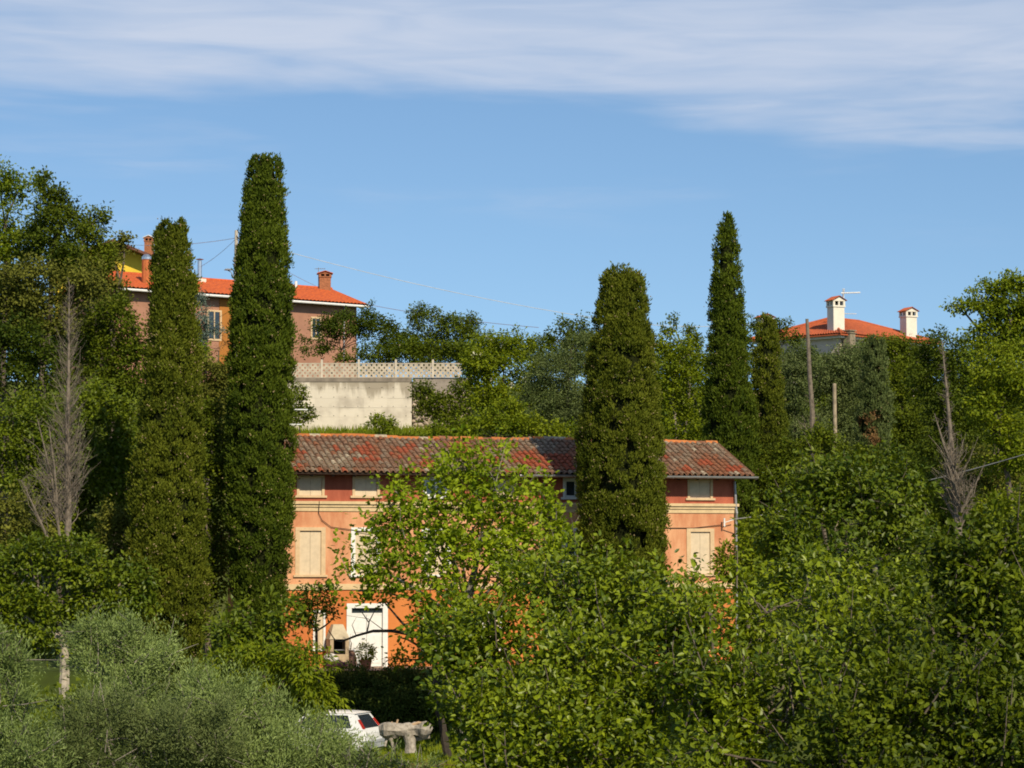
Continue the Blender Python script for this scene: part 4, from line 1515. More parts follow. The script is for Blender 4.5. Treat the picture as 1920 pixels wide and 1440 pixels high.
# local x = b direction (right, away), local y = a direction (left, away)
LA, LB, OVR = 9.6, 13.4, .75
zk = K[2] - rh_z
tanr = .365
rid = LA / 2
mb = MB()
zt_ = zk + rid * tanr
corr = lambda A, B, C_, D_, n: corrugated_roof(mb, A, B, C_, D_, n, .06)
e0, e1, e2, e3 = (0, 0, zk), (LB, 0, zk), (LB, LA, zk), (0, LA, zk)
r0, r1 = (rid, rid, zt_), (LB - rid, rid, zt_)
corr(e0, e1, r1, r0, 50)
corr(e3, e0, r0, r0, 36)
corr(e2, e3, r0, r1, 50)
corr(e1, e2, r1, r1, 36)
mb.box(.03, LB - .03, .03, LA - .03, zk - .16, zk - .05)
rroof = mb.build('roof', M_rooftile2, rh)
for q0, q1 in ((e0, r0), (e3, r0), (r0, r1), (e1, r1)):
    mb = MB(); mb.tube([np.array(q0) + [0, 0, .05], np.array(q1) + [0, 0, .05]], .11, 8); mb.build('ridge', M_rooftile2, rroof)
mb = MB(); mb.box(OVR, LB - OVR, OVR, LA - OVR, -1.0, zk - .165); mb.build('wall', M_wallw, rh)
mb = MB(); mb.box(.30, LB - .3, .30, LA - .30, zk - .34, zk - .162); mb.build('soffit', M_cw, rh)
for (x, y) in ((1.35, 1.55), (10.7, 1.3), (1.2, 8.7)):
    z = zk + min(x, y) * tanr
    top = {1.35: 556, 10.7: 577, 1.2: 590}[x]
    wp = Matrix.Rotation(R(45), 3, 'Z') @ Vector((x, y, 0)) + Vector((K[0], K[1], 0))
    hgt = P(1500, top, wp.y)[2] - rh_z - (z - .35)
    chimney(rh, (x, y, z - .35), 1.0, hgt, M_cw, M_rooftile2, R(-22))
mb = MB()
mb.box(.95, 1.65, -.15, .5, -1, zk + .02); mb.box(.88, 1.72, -.22, .57, zk + .02, zk + .10); mb.box(.99, 1.61, -.11, .46, zk + .10, zk + .22); mb.box(.88, 1.72, -.22, .57, zk + .22, zk + .30)
mb.build('stone_flue', plain('flue_stone', (.30, .245, .17), .95, scale=5, var=.4), rh)
w0 = hill_window(rh, 2.6, 3.6, zk - 2.6, zk - 1.2, OVR)
# rooftop aerial
ap = P(1582, 600, 203)
inv = Matrix.Rotation(-R(45), 3, 'Z')
def r_loc(px, py, Y):
    q = P(px, py, Y)
    v = inv @ Vector((q[0] - K[0], q[1] - K[1], 0))
    return (v.x, v.y, q[2] - rh_z)
ae = MB()
ae.tube([r_loc(1582, 625, 203), r_loc(1582, 541, 203)], .035, 6)
ae.tube([r_loc(1577, 549.5, 203), r_loc(1613, 548.5, 203)], .055, 6)
for dx in (0, 3, 6):
    ae.tube([r_loc(1580 + dx * .6, 541, 203 - .2), r_loc(1580 + dx * .3, 557, 203 + .2)], .025, 4)
for k in range(9):
    q = r_loc(1584 + k * 3.2, 549, 203)
    ae.tube([(q[0] - .2, q[1] - .2, q[2]), (q[0] + .2, q[1] + .2, q[2])], .015, 4)
ae.tube([r_loc(1578, 588, 203), r_loc(1606, 588.5, 203)], .025, 4)
for k in range(6):
    q = r_loc(1580 + k * 4.5, 588, 203)
    ae.tube([(q[0] - .25, q[1] - .25, q[2]), (q[0] + .25, q[1] + .25, q[2])], .012, 4)
ae.build('roof_aerial', M_white, rh)

# ================================================================== POLES AND WIRES
M_pole = plain('pole_concrete', (0.52, 0.45, 0.37), .9, scale=4, var=.2)
M_polew = plain('pole_wood', (0.40, 0.32, 0.22), .9, scale=6, var=.4)
M_wire = plain('wire', (0.34, 0.33, 0.32), .6)
M_wirew = plain('wire_pale', (0.55, 0.55, 0.55), .5)
pb = P(441, 720, 146); gz_ = ground(pb[0], 146)
up = empty('lamp_pole', 'pale concrete utility pole with street lamp rising behind the tallest cypress', 'pole', (pb[0], 146, gz_))
zt2 = P(441, 432, 146)[2] - gz_
mb = MB(); mb.tube([(0, 0, -.3), (0, 0, zt2)], [.17, .095], 10); mb.build('shaft', M_pole, up, smooth=True)
l0 = P(442, 520, 146) - np.array([pb[0], 146, gz_]); l1 = P(434, 511, 146) - np.array([pb[0], 146, gz_]); l2 = P(424, 507, 146) - np.array([pb[0], 146, gz_])
mb = MB(); mb.tube([l0 + [0, -.1, -.3], l1 + [0, -.15, 0], l2 + [.1, -.15, 0]], .03, 6); mb.build('lamp_arm', M_grey, up)
mb = MB(); mb.lathe([(0, .10), (.16, .07), (.24, 0), (.0, -.02)], 10, tuple(l2 + np.array([.12, -.15, 0]))); mb.build('lamp_head', M_grey, up)
p2 = P(1565, 776, 118); g2 = ground(p2[0], 118)
wp2 = empty('wooden_pole', 'short straight wooden pole standing among the right hillside trees', 'pole', (p2[0], 118, g2))
mb = MB(); mb.tube([(.05, 0, -.3), (0, 0, P(1563, 719, 118)[2] - g2)], [.10, .085], 8); mb.build('shaft', M_polew, wp2, smooth=True)
def wire(label, pts, sag, r=.012, mat=None, n=14):
    mb = MB()
    pts = [np.array(p) for p in pts]
    for a, b in zip(pts[:-1], pts[1:]):
        q = []
        for i in range(n + 1):
            t = i / n
            p = a + (b - a) * t
            q.append(p - np.array([0, 0, sag * 4 * t * (1 - t)]))
        mb.tube(q, r, 5)
    o = mb.build('overhead_wire', mat or M_wire)
    tag(o, label, 'wire', 'overhead wires')
    return o
wire('thick pale wire sloping down from the lamp pole across the sky to the right trees', [P(444, 445, 145.8), P(1100, 594, 150), P(1420, 607, 158)], .35, .017, M_wirew)
wire('faint level wire from the lamp pole to the chimneys at left', [P(444, 446, 146), P(200, 455, 170)], .3, .016, M_wirew)
wire('dark wire curving from the lamp pole down to the steel flue', [P(442, 448, 146.2), P(376, 500, 152)], .12, .012)
wire('dark wire dropping from the lamp pole to the brick chimney', [P(446, 446, 146.2), P(592, 536, 160)], .2, .012)
wire('thin reddish wire from the orange roof corner to the central trees', [P(690, 571, 157), P(1010, 614, 150)], .15, .014, plain('wire_red', (.3, .16, .14), .6))
wire('thick cable climbing right from the villa corner above the green trees', [P(1368, 974, 92.4), P(1478, 955, 92), P(1722, 905, 90), P(1960, 840, 86)], .05, .018, M_wire)

# ================================================================== THE CAR AND THE LOGS
def make_car():
    Yc = 79.5
    rp_ = P(700, 1400, Yc)
    gz = ground(rp_[0], Yc)
    zroof = P(650, 1333, Yc)[2]
    h = 1.46
    base_z = zroof - h
    hd = R(180 - 20)
    car = empty('parked_car', 'white hatchback with red tail light, half hidden behind silvery olive shrubs', 'car', (rp_[0] + .02, Yc, base_z), hd)
    paint = plain('car_white', (0.80, 0.80, 0.80), .25, var=.06, spec=.5)
    glass = glass_mat('car_glass', (.02, .025, .03))
    black = plain('car_plastic', (.03, .03, .032), .6)
    grey = plain('car_bumper', (.42, .44, .46), .5)
    # stations along x: rear at 0, nose at 3.7
    st = [(0.0, .66, .42, .80), (.06, .76, .30, .93), (.5, .80, .24, .96), (1.3, .81, .22, .95), (2.4, .80, .22, .93), (2.75, .79, .24, .92), (3.35, .74, .28, .80), (3.62, .66, .34, .66), (3.70, .58, .42, .58)]
    mb = MB()
    for (x, hw, z0, z1) in st:
        mb.v += [(x, -hw * .92, z0), (x, -hw, z0 + .12), (x, -hw, (z0 + z1) / 2 + .05), (x, -hw * .96, z1), (x, hw * .96, z1), (x, hw, (z0 + z1) / 2 + .05), (x, hw, z0 + .12), (x, hw * .92, z0)]
    for i in range(len(st) - 1):
        for k in range(8):
            mb.f.append((i * 8 + k, (i + 1) * 8 + k, (i + 1) * 8 + (k + 1) % 8, i * 8 + (k + 1) % 8)); mb.m.append(0)
    mb.f.append(tuple(range(8))); mb.m.append(0)
    e = (len(st) - 1) * 8
    mb.f.append(tuple(e + k for k in range(8))[::-1]); mb.m.append(0)
    mb.build('body', paint, car, smooth=True)
    # greenhouse
    B0, B1, T0, T1 = .05, 2.72, .42, 1.95
    zb, zt = .93, h - .07
    bw, tw_ = .755, .60
    g = MB()
    bot = [(B0, -bw, zb - .03), (B1, -bw, zb - .03), (B1, bw, zb - .03), (B0, bw, zb - .03)]
    top = [(T0, -tw_, zt), (T1, -tw_, zt), (T1, tw_, zt), (T0, tw_, zt)]
    g.v += bot + top
    for q in ((0, 1, 5, 4), (1, 2, 6, 5), (2, 3, 7, 6), (3, 0, 4, 7)):
        g.f.append(q); g.m.append(0)
    g.build('cabin', paint, car)
    rf = MB()
    nx_, ny_ = 8, 6
    for i in range(nx_ + 1):
        for j in range(ny_ + 1):
            u, v = i / nx_, j / ny_
            x = T0 - .06 + (T1 - T0 + .10) * u
            y = -tw_ - .01 + (2 * tw_ + .02) * v
            z = zt + .07 * (1 - (2 * u - 1) ** 4) * (1 - (2 * v - 1) ** 4) + .005
            rf.v.append((x, y, z))
    for i in range(nx_):
        for j in range(ny_):
            a = i * (ny_ + 1) + j
            rf.f.append((a, a + ny_ + 1, a + ny_ + 2, a + 1)); rf.m.append(0)
    rf.build('roof_panel', paint, car, smooth=True)
    def pane(name, q, u0, u1, v0, v1, out, mat, parent=car):
        """window on the quad q (bottom-left, bottom-right, top-right, top-left), standing proud by out."""
        q = [np.array(p, float) for p in q]
        def bl(u, v):
            return (q[0] * (1 - u) + q[1] * u) * (1 - v) + (q[3] * (1 - u) + q[2] * u) * v
        n_ = np.cross(q[1] - q[0], q[3] - q[0]); n_ /= np.linalg.norm(n_)
        c = [bl(u0, v0) + n_ * out, bl(u1, v0) + n_ * out, bl(u1, v1) + n_ * out, bl(u0, v1) + n_ * out]
        m = MB(); m.v += [tuple(p) for p in c] + [tuple(p - n_ * (out + .01)) for p in c]
        for f in ((0, 1, 2, 3), (0, 4, 5, 1), (1, 5, 6, 2), (2, 6, 7, 3), (3, 7, 4, 0)):
            m.f.append(f); m.m.append(0)
        return m.build(name, mat, parent)
    # our side is local +y (car points left and away)
    for sgn in (1, -1):
        if sgn == 1:
            q = [bot[2], bot[3], top[3], top[2]]      # front -> rear on +y
        else:
            q = [bot[0], bot[1], top[1], top[0]]
        r = (lambda a, b: (a, b)) if sgn == 1 else (lambda a, b: (1 - b, 1 - a))
        pane('side_window', q, *r(.10, .46), .12, .90, .006, glass)
        pane('side_window', q, *r(.49, .86), .12, .90, .006, glass)
    pane('rear_window', [bot[3], bot[0], top[0], top[3]], .16, .88, .10, .90, .008, glass)
    pane('windscreen', [bot[1], bot[2], top[2], top[1]], .06, .94, .06, .94, .008, glass)
    red = plain('tail_red', (.42, .02, .012), .2, spec=.6)
    pane('tail_light', [bot[3], bot[0], top[0], top[3]], .02, .14, .06, .62, .02, red)
    pane('tail_light', [bot[3], bot[0], top[0], top[3]], .90, .985, .06, .62, .02, red)
    b = MB(); b.box(-.07, .10, -.74, .74, .34, .58); b.box(-.085, .02, -.70, .70, .50, .565); b.build('bumper', grey, car)
    b = MB(); b.box(-.012, .015, -.26, .26, .64, .75); b.build('number_plate', M_white, car)
    for x in (.62, 3.0):
        for s in (-1, 1):
            t = MB()
            t.tube([(x, s * .62, .29), (x, s * .80, .29)], .29, 18); wl = t.build('wheel', black, car)
            t = MB(); t.tube([(x, s * .795, .29), (x, s * .815, .29)], .185, 14); t.build('rim', M_grey, wl)
    for s in (1, -1):
        t = MB(); t.box(1.25, 1.42, s * .80 - .02, s * .80 + .025, .80, .835); t.build('door_handle', black, car)
        t = MB(); t.box(2.35, 2.47, s * .88 - .09, s * .88 + .07, .98, 1.10); t.build('wing_mirror', paint, car)
make_car()
def make_logs():
    Yl = 77.5
    c = P(762, 1385, Yl)
    gz = ground(c[0], Yl)
    root = empty('weathered_log', 'pale grey weathered log propped on a thick stump right of the white car', 'log', (c[0], Yl, gz))
    M_log = plain('weathered_wood', (0.42, 0.37, 0.305), .95, scale=9, col2=(0.24, 0.205, 0.165), bump=.6, bscale=20)
    def L(px, py, dy=0):
        return P(px, py, Yl + dy) - np.array([c[0], Yl, gz])
    def gnarled(name, pts, rad, seed, n=12, amp=.10):
        pts = np.array(pts); t = np.linspace(0, 1, 18)
        tt = np.linspace(0, 1, len(pts))
        pp = np.stack([np.interp(t, tt, pts[:, k]) for k in range(3)], 1)
        pp[1:-1] = (pp[:-2] + 2 * pp[1:-1] + pp[2:]) / 4
        rr_ = np.interp(t, tt, rad)
        mb = MB(); mb.tube(pp, list(rr_), n)
        V = np.array(mb.v)
        ax = np.repeat(pp, n, 0)
        V = ax + (V - ax) * (1 + amp * soft_noise(V, 9, seed) + amp * soft_noise(V * np.array([1, 1, .4]), 20, seed + 1))[:, None]
        mb.v = [tuple(p) for p in V]
        return mb.build(name, M_log, root, smooth=True)
    gnarled('trunk', [L(711, 1369), L(722, 1367), L(740, 1370), L(758, 1369), L(775, 1365), L(792, 1365), L(803, 1368), L(809, 1371)], [.12, .24, .21, .15, .21, .24, .19, .10], 3, amp=.28)
    gnarled('root', [L(738, 1406), L(735, 1392), L(728, 1374)], [.035, .05, .09], 4, 8)
    gnarled('root', [L(722, 1400, -.1), L(724, 1388), L(726, 1372)], [.03, .045, .08], 9, 8)
    gnarled('stump', [L(771, 1411), L(770, 1396), L(766, 1372)], [.20, .14, .19], 5, amp=.17)
    gnarled('prop', [L(806, 1381, .2), L(782, 1386, .2), L(736, 1378, .2)], [.06, .06, .045], 6, 8)
    mb = MB()
    mb.tube([L(741, 1366), L(746, 1349)], [.035, .03], 7); mb.tube([L(734, 1362), L(735, 1353)], [.03, .025], 7)
    mb.tube([L(770, 1360), L(784, 1355), L(796, 1356)], [.04, .045, .03], 7)
    mb.build('snag', plain('snag_wood', (.48, .33, .2), .9), root, smooth=True)
    br = empty('brushwood_heap', 'low heap of reddish brown twigs under the right end of the log', 'brushwood', tuple(np.array(P(795, 1398, 77.2)) * [1, 1, 0] + [0, 0, gz]))
    mb = MB()
    for k in range(90):
        a0 = np.array([rng.normal(0, .28), rng.normal(0, .15), abs(rng.normal(.10, .08))])
        d = nrm(np.array([rng.normal(0, 1), rng.normal(0, .5), rng.normal(0, .25)])) * rng.uniform(.15, .4)
        mb.tube([a0 - d, a0 + [0, 0, .02], a0 + d], [.008, .010, .004], 4, cap=False)
    mb.build('twigs', plain('brush_brown', (.17, .085, .055), .95), br)
make_logs()

# ================================================================== PLANTS
def T(*a, **k):
    return tree(*a, **k)
FAR = (.14, .095, 'quad')
MIDL = (.17, .12, 'quad')
# ---- cypresses
cypress('blunt-topped dark cypress standing left of the tallest one', 82, [(412, 318, 334), (430, 306, 345), (455, 295, 352), (500, 289, 360), (560, 284, 366), (640, 279, 369), (720, 274, 372), (800, 262, 374), (880, 252, 378), (960, 246, 382), (1040, 243, 385), (1120, 247, 386), (1190, 258, 384), (1230, 275, 375)], LM['cypress_y'], cones=620)
cypress('tallest cypress of all, dark green column at the villa\'s left end', 84, [(293, 484, 512), (305, 474, 520), (330, 468, 524), (370, 463, 527), (420, 456, 530), (480, 448, 536), (540, 440, 544), (600, 435, 546), (680, 431, 545), (760, 430, 546), (840, 428, 547), (920, 429, 546), (1000, 430, 545), (1060, 434, 541), (1120, 444, 530)], LM['cypress'], cones=520)
cypress('broad blunt cypress in front of the villa\'s right half', 88.6, [(506, 1152, 1178), (515, 1140, 1190), (540, 1128, 1204), (580, 1117, 1214), (650, 1109, 1224), (720, 1101, 1230), (780, 1095, 1235), (820, 1088, 1239), (880, 1086, 1243), (940, 1088, 1246), (1010, 1090, 1246), (1080, 1094, 1244), (1160, 1100, 1238), (1230, 1110, 1228)], LM['cypress_y'], cones=620)
cypress('slender pointed cypress behind the villa\'s right roof end', 104, [(404, 1360, 1364), (420, 1357, 1369), (450, 1349, 1376), (475, 1344, 1380), (520, 1341, 1384), (580, 1335, 1392), (640, 1331, 1396), (700, 1326, 1402), (760, 1322, 1410), (830, 1318, 1416), (900, 1320, 1420), (960, 1326, 1420)], LM['cypress'], cones=220, tuft=.17, flake=(.19, .07), lump=.13)
cypress('thin shorter cypress right of the slender pointed one', 108, [(586, 1434, 1440), (610, 1427, 1447), (660, 1419, 1456), (720, 1414, 1462), (790, 1411, 1468), (860, 1409, 1472), (930, 1412, 1474), (990, 1416, 1472)], LM['cypress_y'], cones=160, tuft=.17, flake=(.19, .07))
cypress('ragged old cypress with rust-brown dead patches on the right slope', 112, [(632, 1637, 1647), (660, 1626, 1656), (710, 1618, 1663), (760, 1613, 1667), (810, 1610, 1668), (860, 1612, 1666), (900, 1616, 1662)], LM['greygreen'], cones=60, tuft=.17, flake=(.19, .07), dead=[(1621, 792, .32), (1638, 782, .25), (1631, 815, .35), (1636, 830, .3)], lump=.18)

# ---- foreground broadleaf trees (right)
BIG = (.118, .080, 'oval')
T('mulberry_tree', 'large leafy tree in the foreground hiding the villa\'s middle', 'tree', 43, [(930, 1200, 110, 95), (1060, 1140, 120, 100, 1), (1190, 1125, 110, 85, 1.5), (1275, 1190, 70, 80, 1), (1000, 1320, 150, 120, -1.5), (1160, 1290, 150, 130, -1), (912, 1395, 74, 85, -2), (1080, 1440, 190, 90, -3)], BIG, LM['mulberry'], cov=4.7, rc=.26, spread=.24, sub=9, spray=1.0, twigs=150, single_leaves=300, group='leafy foreground trees', gap=-.36, nbranch=40)
T('mulberry_tree', 'foreground tree below the villa\'s right corner with bright crown top', 'tree', 41, [(1330, 1150, 95, 75, 1), (1290, 1210, 80, 80, 1.5), (1440, 1150, 100, 90, 1.5), (1540, 1190, 110, 90, 1), (1320, 1320, 120, 120, -1), (1480, 1320, 150, 130, -1.5), (1400, 1440, 180, 90, -2.5)], BIG, LM['mulberry'], cov=4.7, rc=.26, spread=.24, sub=9, spray=1.0, twigs=150, single_leaves=300, group='leafy foreground trees', gap=-.36, nbranch=40)
T('mulberry_tree', 'darker dense tree filling the lower right corner', 'tree', 38.5, [(1660, 1260, 100, 110, 1), (1760, 1180, 110, 110, .8), (1860, 1090, 90, 110, .5), (1800, 1075, 60, 60, .8), (1900, 1240, 120, 140), (1760, 1350, 160, 130, -1), (1620, 1420, 130, 100, -1.5), (1900, 1410, 130, 110, -1.5)], BIG, LM['shade'], cov=5.0, rc=.28, spread=.24, sub=9, spray=1.0, twigs=150, single_leaves=300, group='leafy foreground trees', gap=-.30, nbranch=40)
# ---- yellow-green maple before the villa
T('maple_tree', 'open yellow-green tree with bare pale twigs before the villa', 'tree', 78.5, [(690, 1060, 62, 40), (660, 1110, 40, 22), (760, 1000, 70, 60, .5), (740, 930, 40, 50, .5), (860, 960, 75, 80, .8), (850, 870, 48, 50, .8), (950, 940, 70, 80, .5), (1000, 1010, 70, 70, .3), (930, 1060, 110, 70), (800, 1090, 110, 50, -.5), (1045, 970, 22, 45, .3), (850, 1160, 70, 60, -.4), (940, 850, 30, 30, .8), (900, 1010, 90, 60, .2), (980, 1080, 70, 50, -.2), (800, 1020, 50, 40, .4)], (.165, .14, 'lobed'), LM['maple'], sub=0, spray=.6, twigs=70, cov=2.9, rc=.32, gap=-.85, base=880, bark=BARK_GREY, nbranch=60, trunk_r=.12, fork=.35, spread=.3, droop=.15)
T('plum_tree', 'low tree with a dark arching bough before the white door', 'tree', 80.5, [(790, 1145, 40, 16), (845, 1185, 45, 30), (770, 1240, 40, 14), (720, 1130, 22, 10), (810, 1215, 36, 18), (745, 1195, 18, 6)], (.17, .11, 'quad'), LM['bright'], sub=0, cov=2.6, rc=.22, base=852, bark=BARK_DARK, nbranch=14, gap=-.7, trunk_r=.14, boughs=[([(852, 1232), (820, 1205), (775, 1190), (735, 1183), (700, 1183), (668, 1192), (640, 1203), (628, 1200), (616, 1182)], .085, .016), ([(688, 1184), (692, 1168), (680, 1150), (664, 1138)], .03, .008), ([(735, 1183), (760, 1170), (800, 1160)], .03, .008), ([(692, 1166), (705, 1140), (730, 1125)], .02, .006), ([(668, 1192), (660, 1172), (668, 1158)], .016, .005), ([(720, 1182), (690, 1160), (650, 1154)], .016, .005)])
# ---- bush group at the villa's lower left
T('laurel_bush', 'dark glossy bush at the foot of the tallest cypress', 'bush', 77, [(470, 1175, 70, 50), (420, 1200, 40, 40), (540, 1150, 45, 40), (510, 1210, 70, 40)], (.20, .11, 'quad'), LM['walnut'], cov=3.4, rc=.25)
T('peach_tree', 'yellowish drooping-leaved bush behind the olive shrubs', 'bush', 70, [(480, 1260, 80, 50), (560, 1260, 60, 60), (590, 1310, 45, 40), (430, 1240, 50, 40)], (.20, .065, 'quad'), LM['bright'], cov=3.2, rc=.24, droop=.75)
T('garden_tree', 'small upright tree with bare lower stems beside the barbecue', 'tree', 82, [(575, 1120, 22, 28), (600, 1115, 32, 30), (626, 1150, 22, 30), (570, 1160, 25, 40)], (.14, .08, 'quad'), LM['dark'], cov=2.3, rc=.18, base=597, nbranch=34, bark=BARK_DARK, fork=.25, trunk_r=.07)
# ---- olives
OL_ = (.082, .024, 'quad')
OLK = dict(cov=3.3, sub=9, spray=.7, twigs=50, rc=.24, droop=-.25, group='silvery olive shrubs in the foreground', upn=.4, flat=1.0, bark=BARK_GREY, gap=-1.1)
T('olive_tree', 'silvery olive shrub at the left edge of the foreground', 'olive tree', 44, [(0, 1300, 56, 85), (30, 1405, 80, 70, -1), (-30, 1230, 40, 60)], OL_, LM['olive'], **OLK)
T('olive_tree', 'tall silvery olive whose top reaches before the leftmost trunk', 'olive tree', 50, [(215, 1220, 75, 70), (300, 1270, 90, 70), (215, 1330, 70, 50, -1)], OL_, LM['olive'], **OLK)
T('olive_tree', 'wide olive shrub at the bottom left, browner than its neighbours', 'olive tree', 46, [(200, 1400, 140, 70), (320, 1380, 110, 70), (120, 1430, 90, 50)], OL_, LM['greygreen'], **OLK)
T('olive_tree', 'broad olive shrub in front of the white hatchback', 'olive tree', 48, [(405, 1342, 105, 72), (490, 1388, 85, 60), (470, 1420, 150, 60, -1), (572, 1400, 62, 46, 1), (640, 1418, 50, 34, 1)], OL_, LM['olive'], **OLK)
T('olive_tree', 'low olive shoots under the car and log at the bottom edge', 'olive tree', 47, [(670, 1434, 62, 22), (770, 1448, 60, 16)], OL_, LM['olive'], **OLK)
# ---- left middle: dark tree with pale trunk
T('walnut_tree', 'dark spreading tree with short pale trunk at the left', 'tree', 78, [(60, 1070, 90, 60), (160, 1060, 80, 55), (230, 1110, 60, 60), (60, 1150, 90, 60), (170, 1140, 80, 60), (-10, 1110, 60, 90), (90, 1205, 80, 30, .6), (210, 1190, 60, 36, .6), (160, 1180, 70, 40, 1.5)], (.17, .105, 'quad'), LM['walnut'], cov=4.8, rc=.30, base=127, bark=BARK_PALE, trunk_r=.19, nbranch=40, fork=.30, gap=-.55)
# ---- right middle
T('walnut_tree', 'round dense-topped tree right of the villa beneath the cable', 'tree', 76, [(1590, 900, 105, 62), (1520, 945, 80, 55, -.5), (1660, 950, 85, 70, -.3), (1590, 990, 130, 60, -1), (1500, 1010, 70, 60, -1), (1690, 1040, 50, 80)], (.19, .11, 'quad'), LM['walnut'], cov=4.0, spray=.6, twigs=40, rc=.32, gap=-.65, nbranch=24, droop=.4)
T('elder_bush', 'loose bush covering the villa\'s right corner', 'bush', 84, [(1400, 1030, 55, 55), (1360, 1060, 28, 38), (1440, 1000, 50, 45), (1420, 1090, 80, 50)], (.17, .10, 'quad'), LM['bright'], cov=2.6, rc=.25, gap=-.7)
T('elder_bush', 'wide bush under the round dense-topped tree', 'bush', 66, [(1560, 1090, 120, 70), (1450, 1120, 90, 50), (1670, 1120, 80, 70)], (.18, .11, 'quad'), LM['mulberry'], cov=2.8, rc=.28)
# ---- dead trees
bare_tree('dead_conifer', 'tall grey leafless conifer skeleton at the far left', 79, (130, 527), (126, 1010), [(0, 58), (.12, 50), (.3, 40), (.5, 36), (.75, 26), (1, 6)], 480, BARK_DRY, fine=.0042, r0=.13, stems=[(112, 1005, 70, 785), (108, 960, 92, 800), (90, 1010, 40, 900)], ang=.52)
bare_tree('dead_conifer', 'bare grey dead conifer leaning slightly at the right', 84, (1766, 638), (1800, 1008), [(0, 44), (.15, 38), (.33, 24), (.45, 10), (.7, 8), (1, 3)], 300, BARK_DRY, r0=.15, stems=[(1797, 900, 1752, 775), (1802, 960, 1836, 895), (1800, 940, 1775, 860)], ang=.42)
bare_tree('dead_pine', 'tall bare pole-like dead trunk before the hilltop house', 116, (1513, 598), (1526, 852), [(0, 26), (.12, 18), (.25, 7), (.5, 3), (1, 1)], 70, BARK_DRY, r0=.135, ang=.3, taper=.45)
# ---- left slope
HK = dict(cov=4.3, spray=.28, group='trees on the left wooded slope')
T('acacia_tree', 'feathery tree at the top left edge of the frame', 'tree', 103, [(0, 360, 40, 45), (40, 350, 40, 22), (-10, 430, 50, 60), (30, 450, 50, 50)], FAR, LM['locust'], **HK, rc=.32, gap=-0.80)
T('fir_tree', 'dark pointed conifer with twin tips at the upper left', 'tree', 101, [(84, 345, 10, 26), (110, 362, 10, 24), (90, 390, 32, 36), (110, 400, 34, 30), (100, 440, 60, 45), (140, 405, 14, 10), (90, 490, 70, 50)], FAR, LM['dark'], **HK, rc=.26, gap=-1.10)
T('acacia_tree', 'wispy tree whose split tip stands right of the twin-tipped conifer', 'tree', 104, [(170, 402, 20, 20), (192, 402, 12, 12), (165, 445, 32, 40), (150, 500, 50, 50), (195, 480, 22, 40)], FAR, LM['hill'], **HK, rc=.3, gap=-0.85)
T('acacia_tree', 'thin-tipped tree brushing the yellow house\'s gable', 'tree', 106, [(232, 452, 18, 12), (205, 490, 22, 40), (190, 540, 40, 40), (235, 470, 12, 8), (215, 560, 30, 40)], FAR, LM['brown'], **HK, rc=.28, gap=-0.70)
T('oak_tree', 'brownish sparse tree behind the grey conifer skeleton', 'tree', 97, [(60, 530, 80, 50), (140, 540, 60, 45), (20, 590, 60, 50), (100, 590, 80, 40)], FAR, LM['brown'], **HK, rc=.36, gap=-0.85)
T('oak_tree', 'dark green tree just left of the blunt-topped cypress', 'tree', 100, [(210, 600, 60, 45), (250, 650, 38, 40), (180, 660, 60, 55), (230, 720, 50, 60)], FAR, LM['hill'], **HK, rc=.36, gap=-0.90)
T('oak_tree', 'dark tree at the left edge level with the conifer skeleton\'s top', 'tree', 94, [(20, 660, 60, 60), (75, 690, 50, 60), (-20, 720, 40, 60)], FAR, LM['dark'], **HK, rc=.38, gap=-0.90)
T('oak_tree', 'bright green tree at the left edge beside the dead conifer', 'tree', 88, [(30, 790, 60, 60), (80, 830, 60, 60), (10, 870, 60, 60), (60, 900, 60, 50)], FAR, LM['walnut'], **HK, rc=.36, gap=-0.90)
T('oak_tree', 'leafy green tree between dead conifer and blunt-topped cypress', 'tree', 90, [(200, 760, 60, 60), (230, 830, 45, 60), (190, 880, 55, 60), (220, 950, 45, 60)], FAR, LM['walnut'], **HK, rc=.36, gap=-0.90)
T('oak_tree', 'olive-brown bush low at the left edge', 'bush', 84, [(20, 970, 50, 45), (70, 1000, 50, 40), (-10, 1020, 50, 50)], FAR, LM['brown'], **HK, rc=.3, gap=-0.90)
T('oak_tree', 'brownish green bush at the foot of the dead conifer', 'bush', 85, [(225, 985, 40, 45), (200, 1040, 50, 50), (240, 1060, 40, 50)], FAR, LM['brown'], **HK, rc=.3, gap=-0.90)
T('oak_tree', 'rear green tree filling the slope behind the grey conifer skeleton', 'tree', 108, [(60, 620, 90, 60), (150, 640, 80, 60), (0, 560, 70, 60), (100, 700, 100, 60)], FAR, LM['hill'], **HK, rc=.36, gap=-1.0)
T('oak_tree', 'shaded tree low on the slope between dead conifer and cypress', 'tree', 92, [(120, 800, 70, 70), (140, 900, 70, 70), (130, 980, 80, 60)], FAR, LM['hill'], **HK, rc=.36, gap=-1.0)
T('spruce_tree', 'blue-grey spruce before the house window between the two cypresses', 'tree', 138, [(372, 575, 14, 28), (378, 605, 22, 22), (395, 620, 22, 16), (375, 640, 20, 20)], (.16, .06, 'quad'), LM['spruce'], cov=3.0, rc=.25, gap=-.6)
T('lime_bush', 'vivid lime-green bush between the two left cypresses', 'bush', 130, [(378, 655, 14, 18), (390, 672, 18, 16), (372, 680, 12, 16)], FAR, LM['lime'], cov=2.4, rc=.22)
T('shrub', 'olive-brown shrub under the ochre wall between the cypresses', 'shrub', 118, [(400, 700, 36, 26), (420, 735, 34, 36), (385, 745, 34, 34), (425, 700, 24, 24), (405, 780, 44, 40)], FAR, LM['brown'], cov=5, rc=.3)
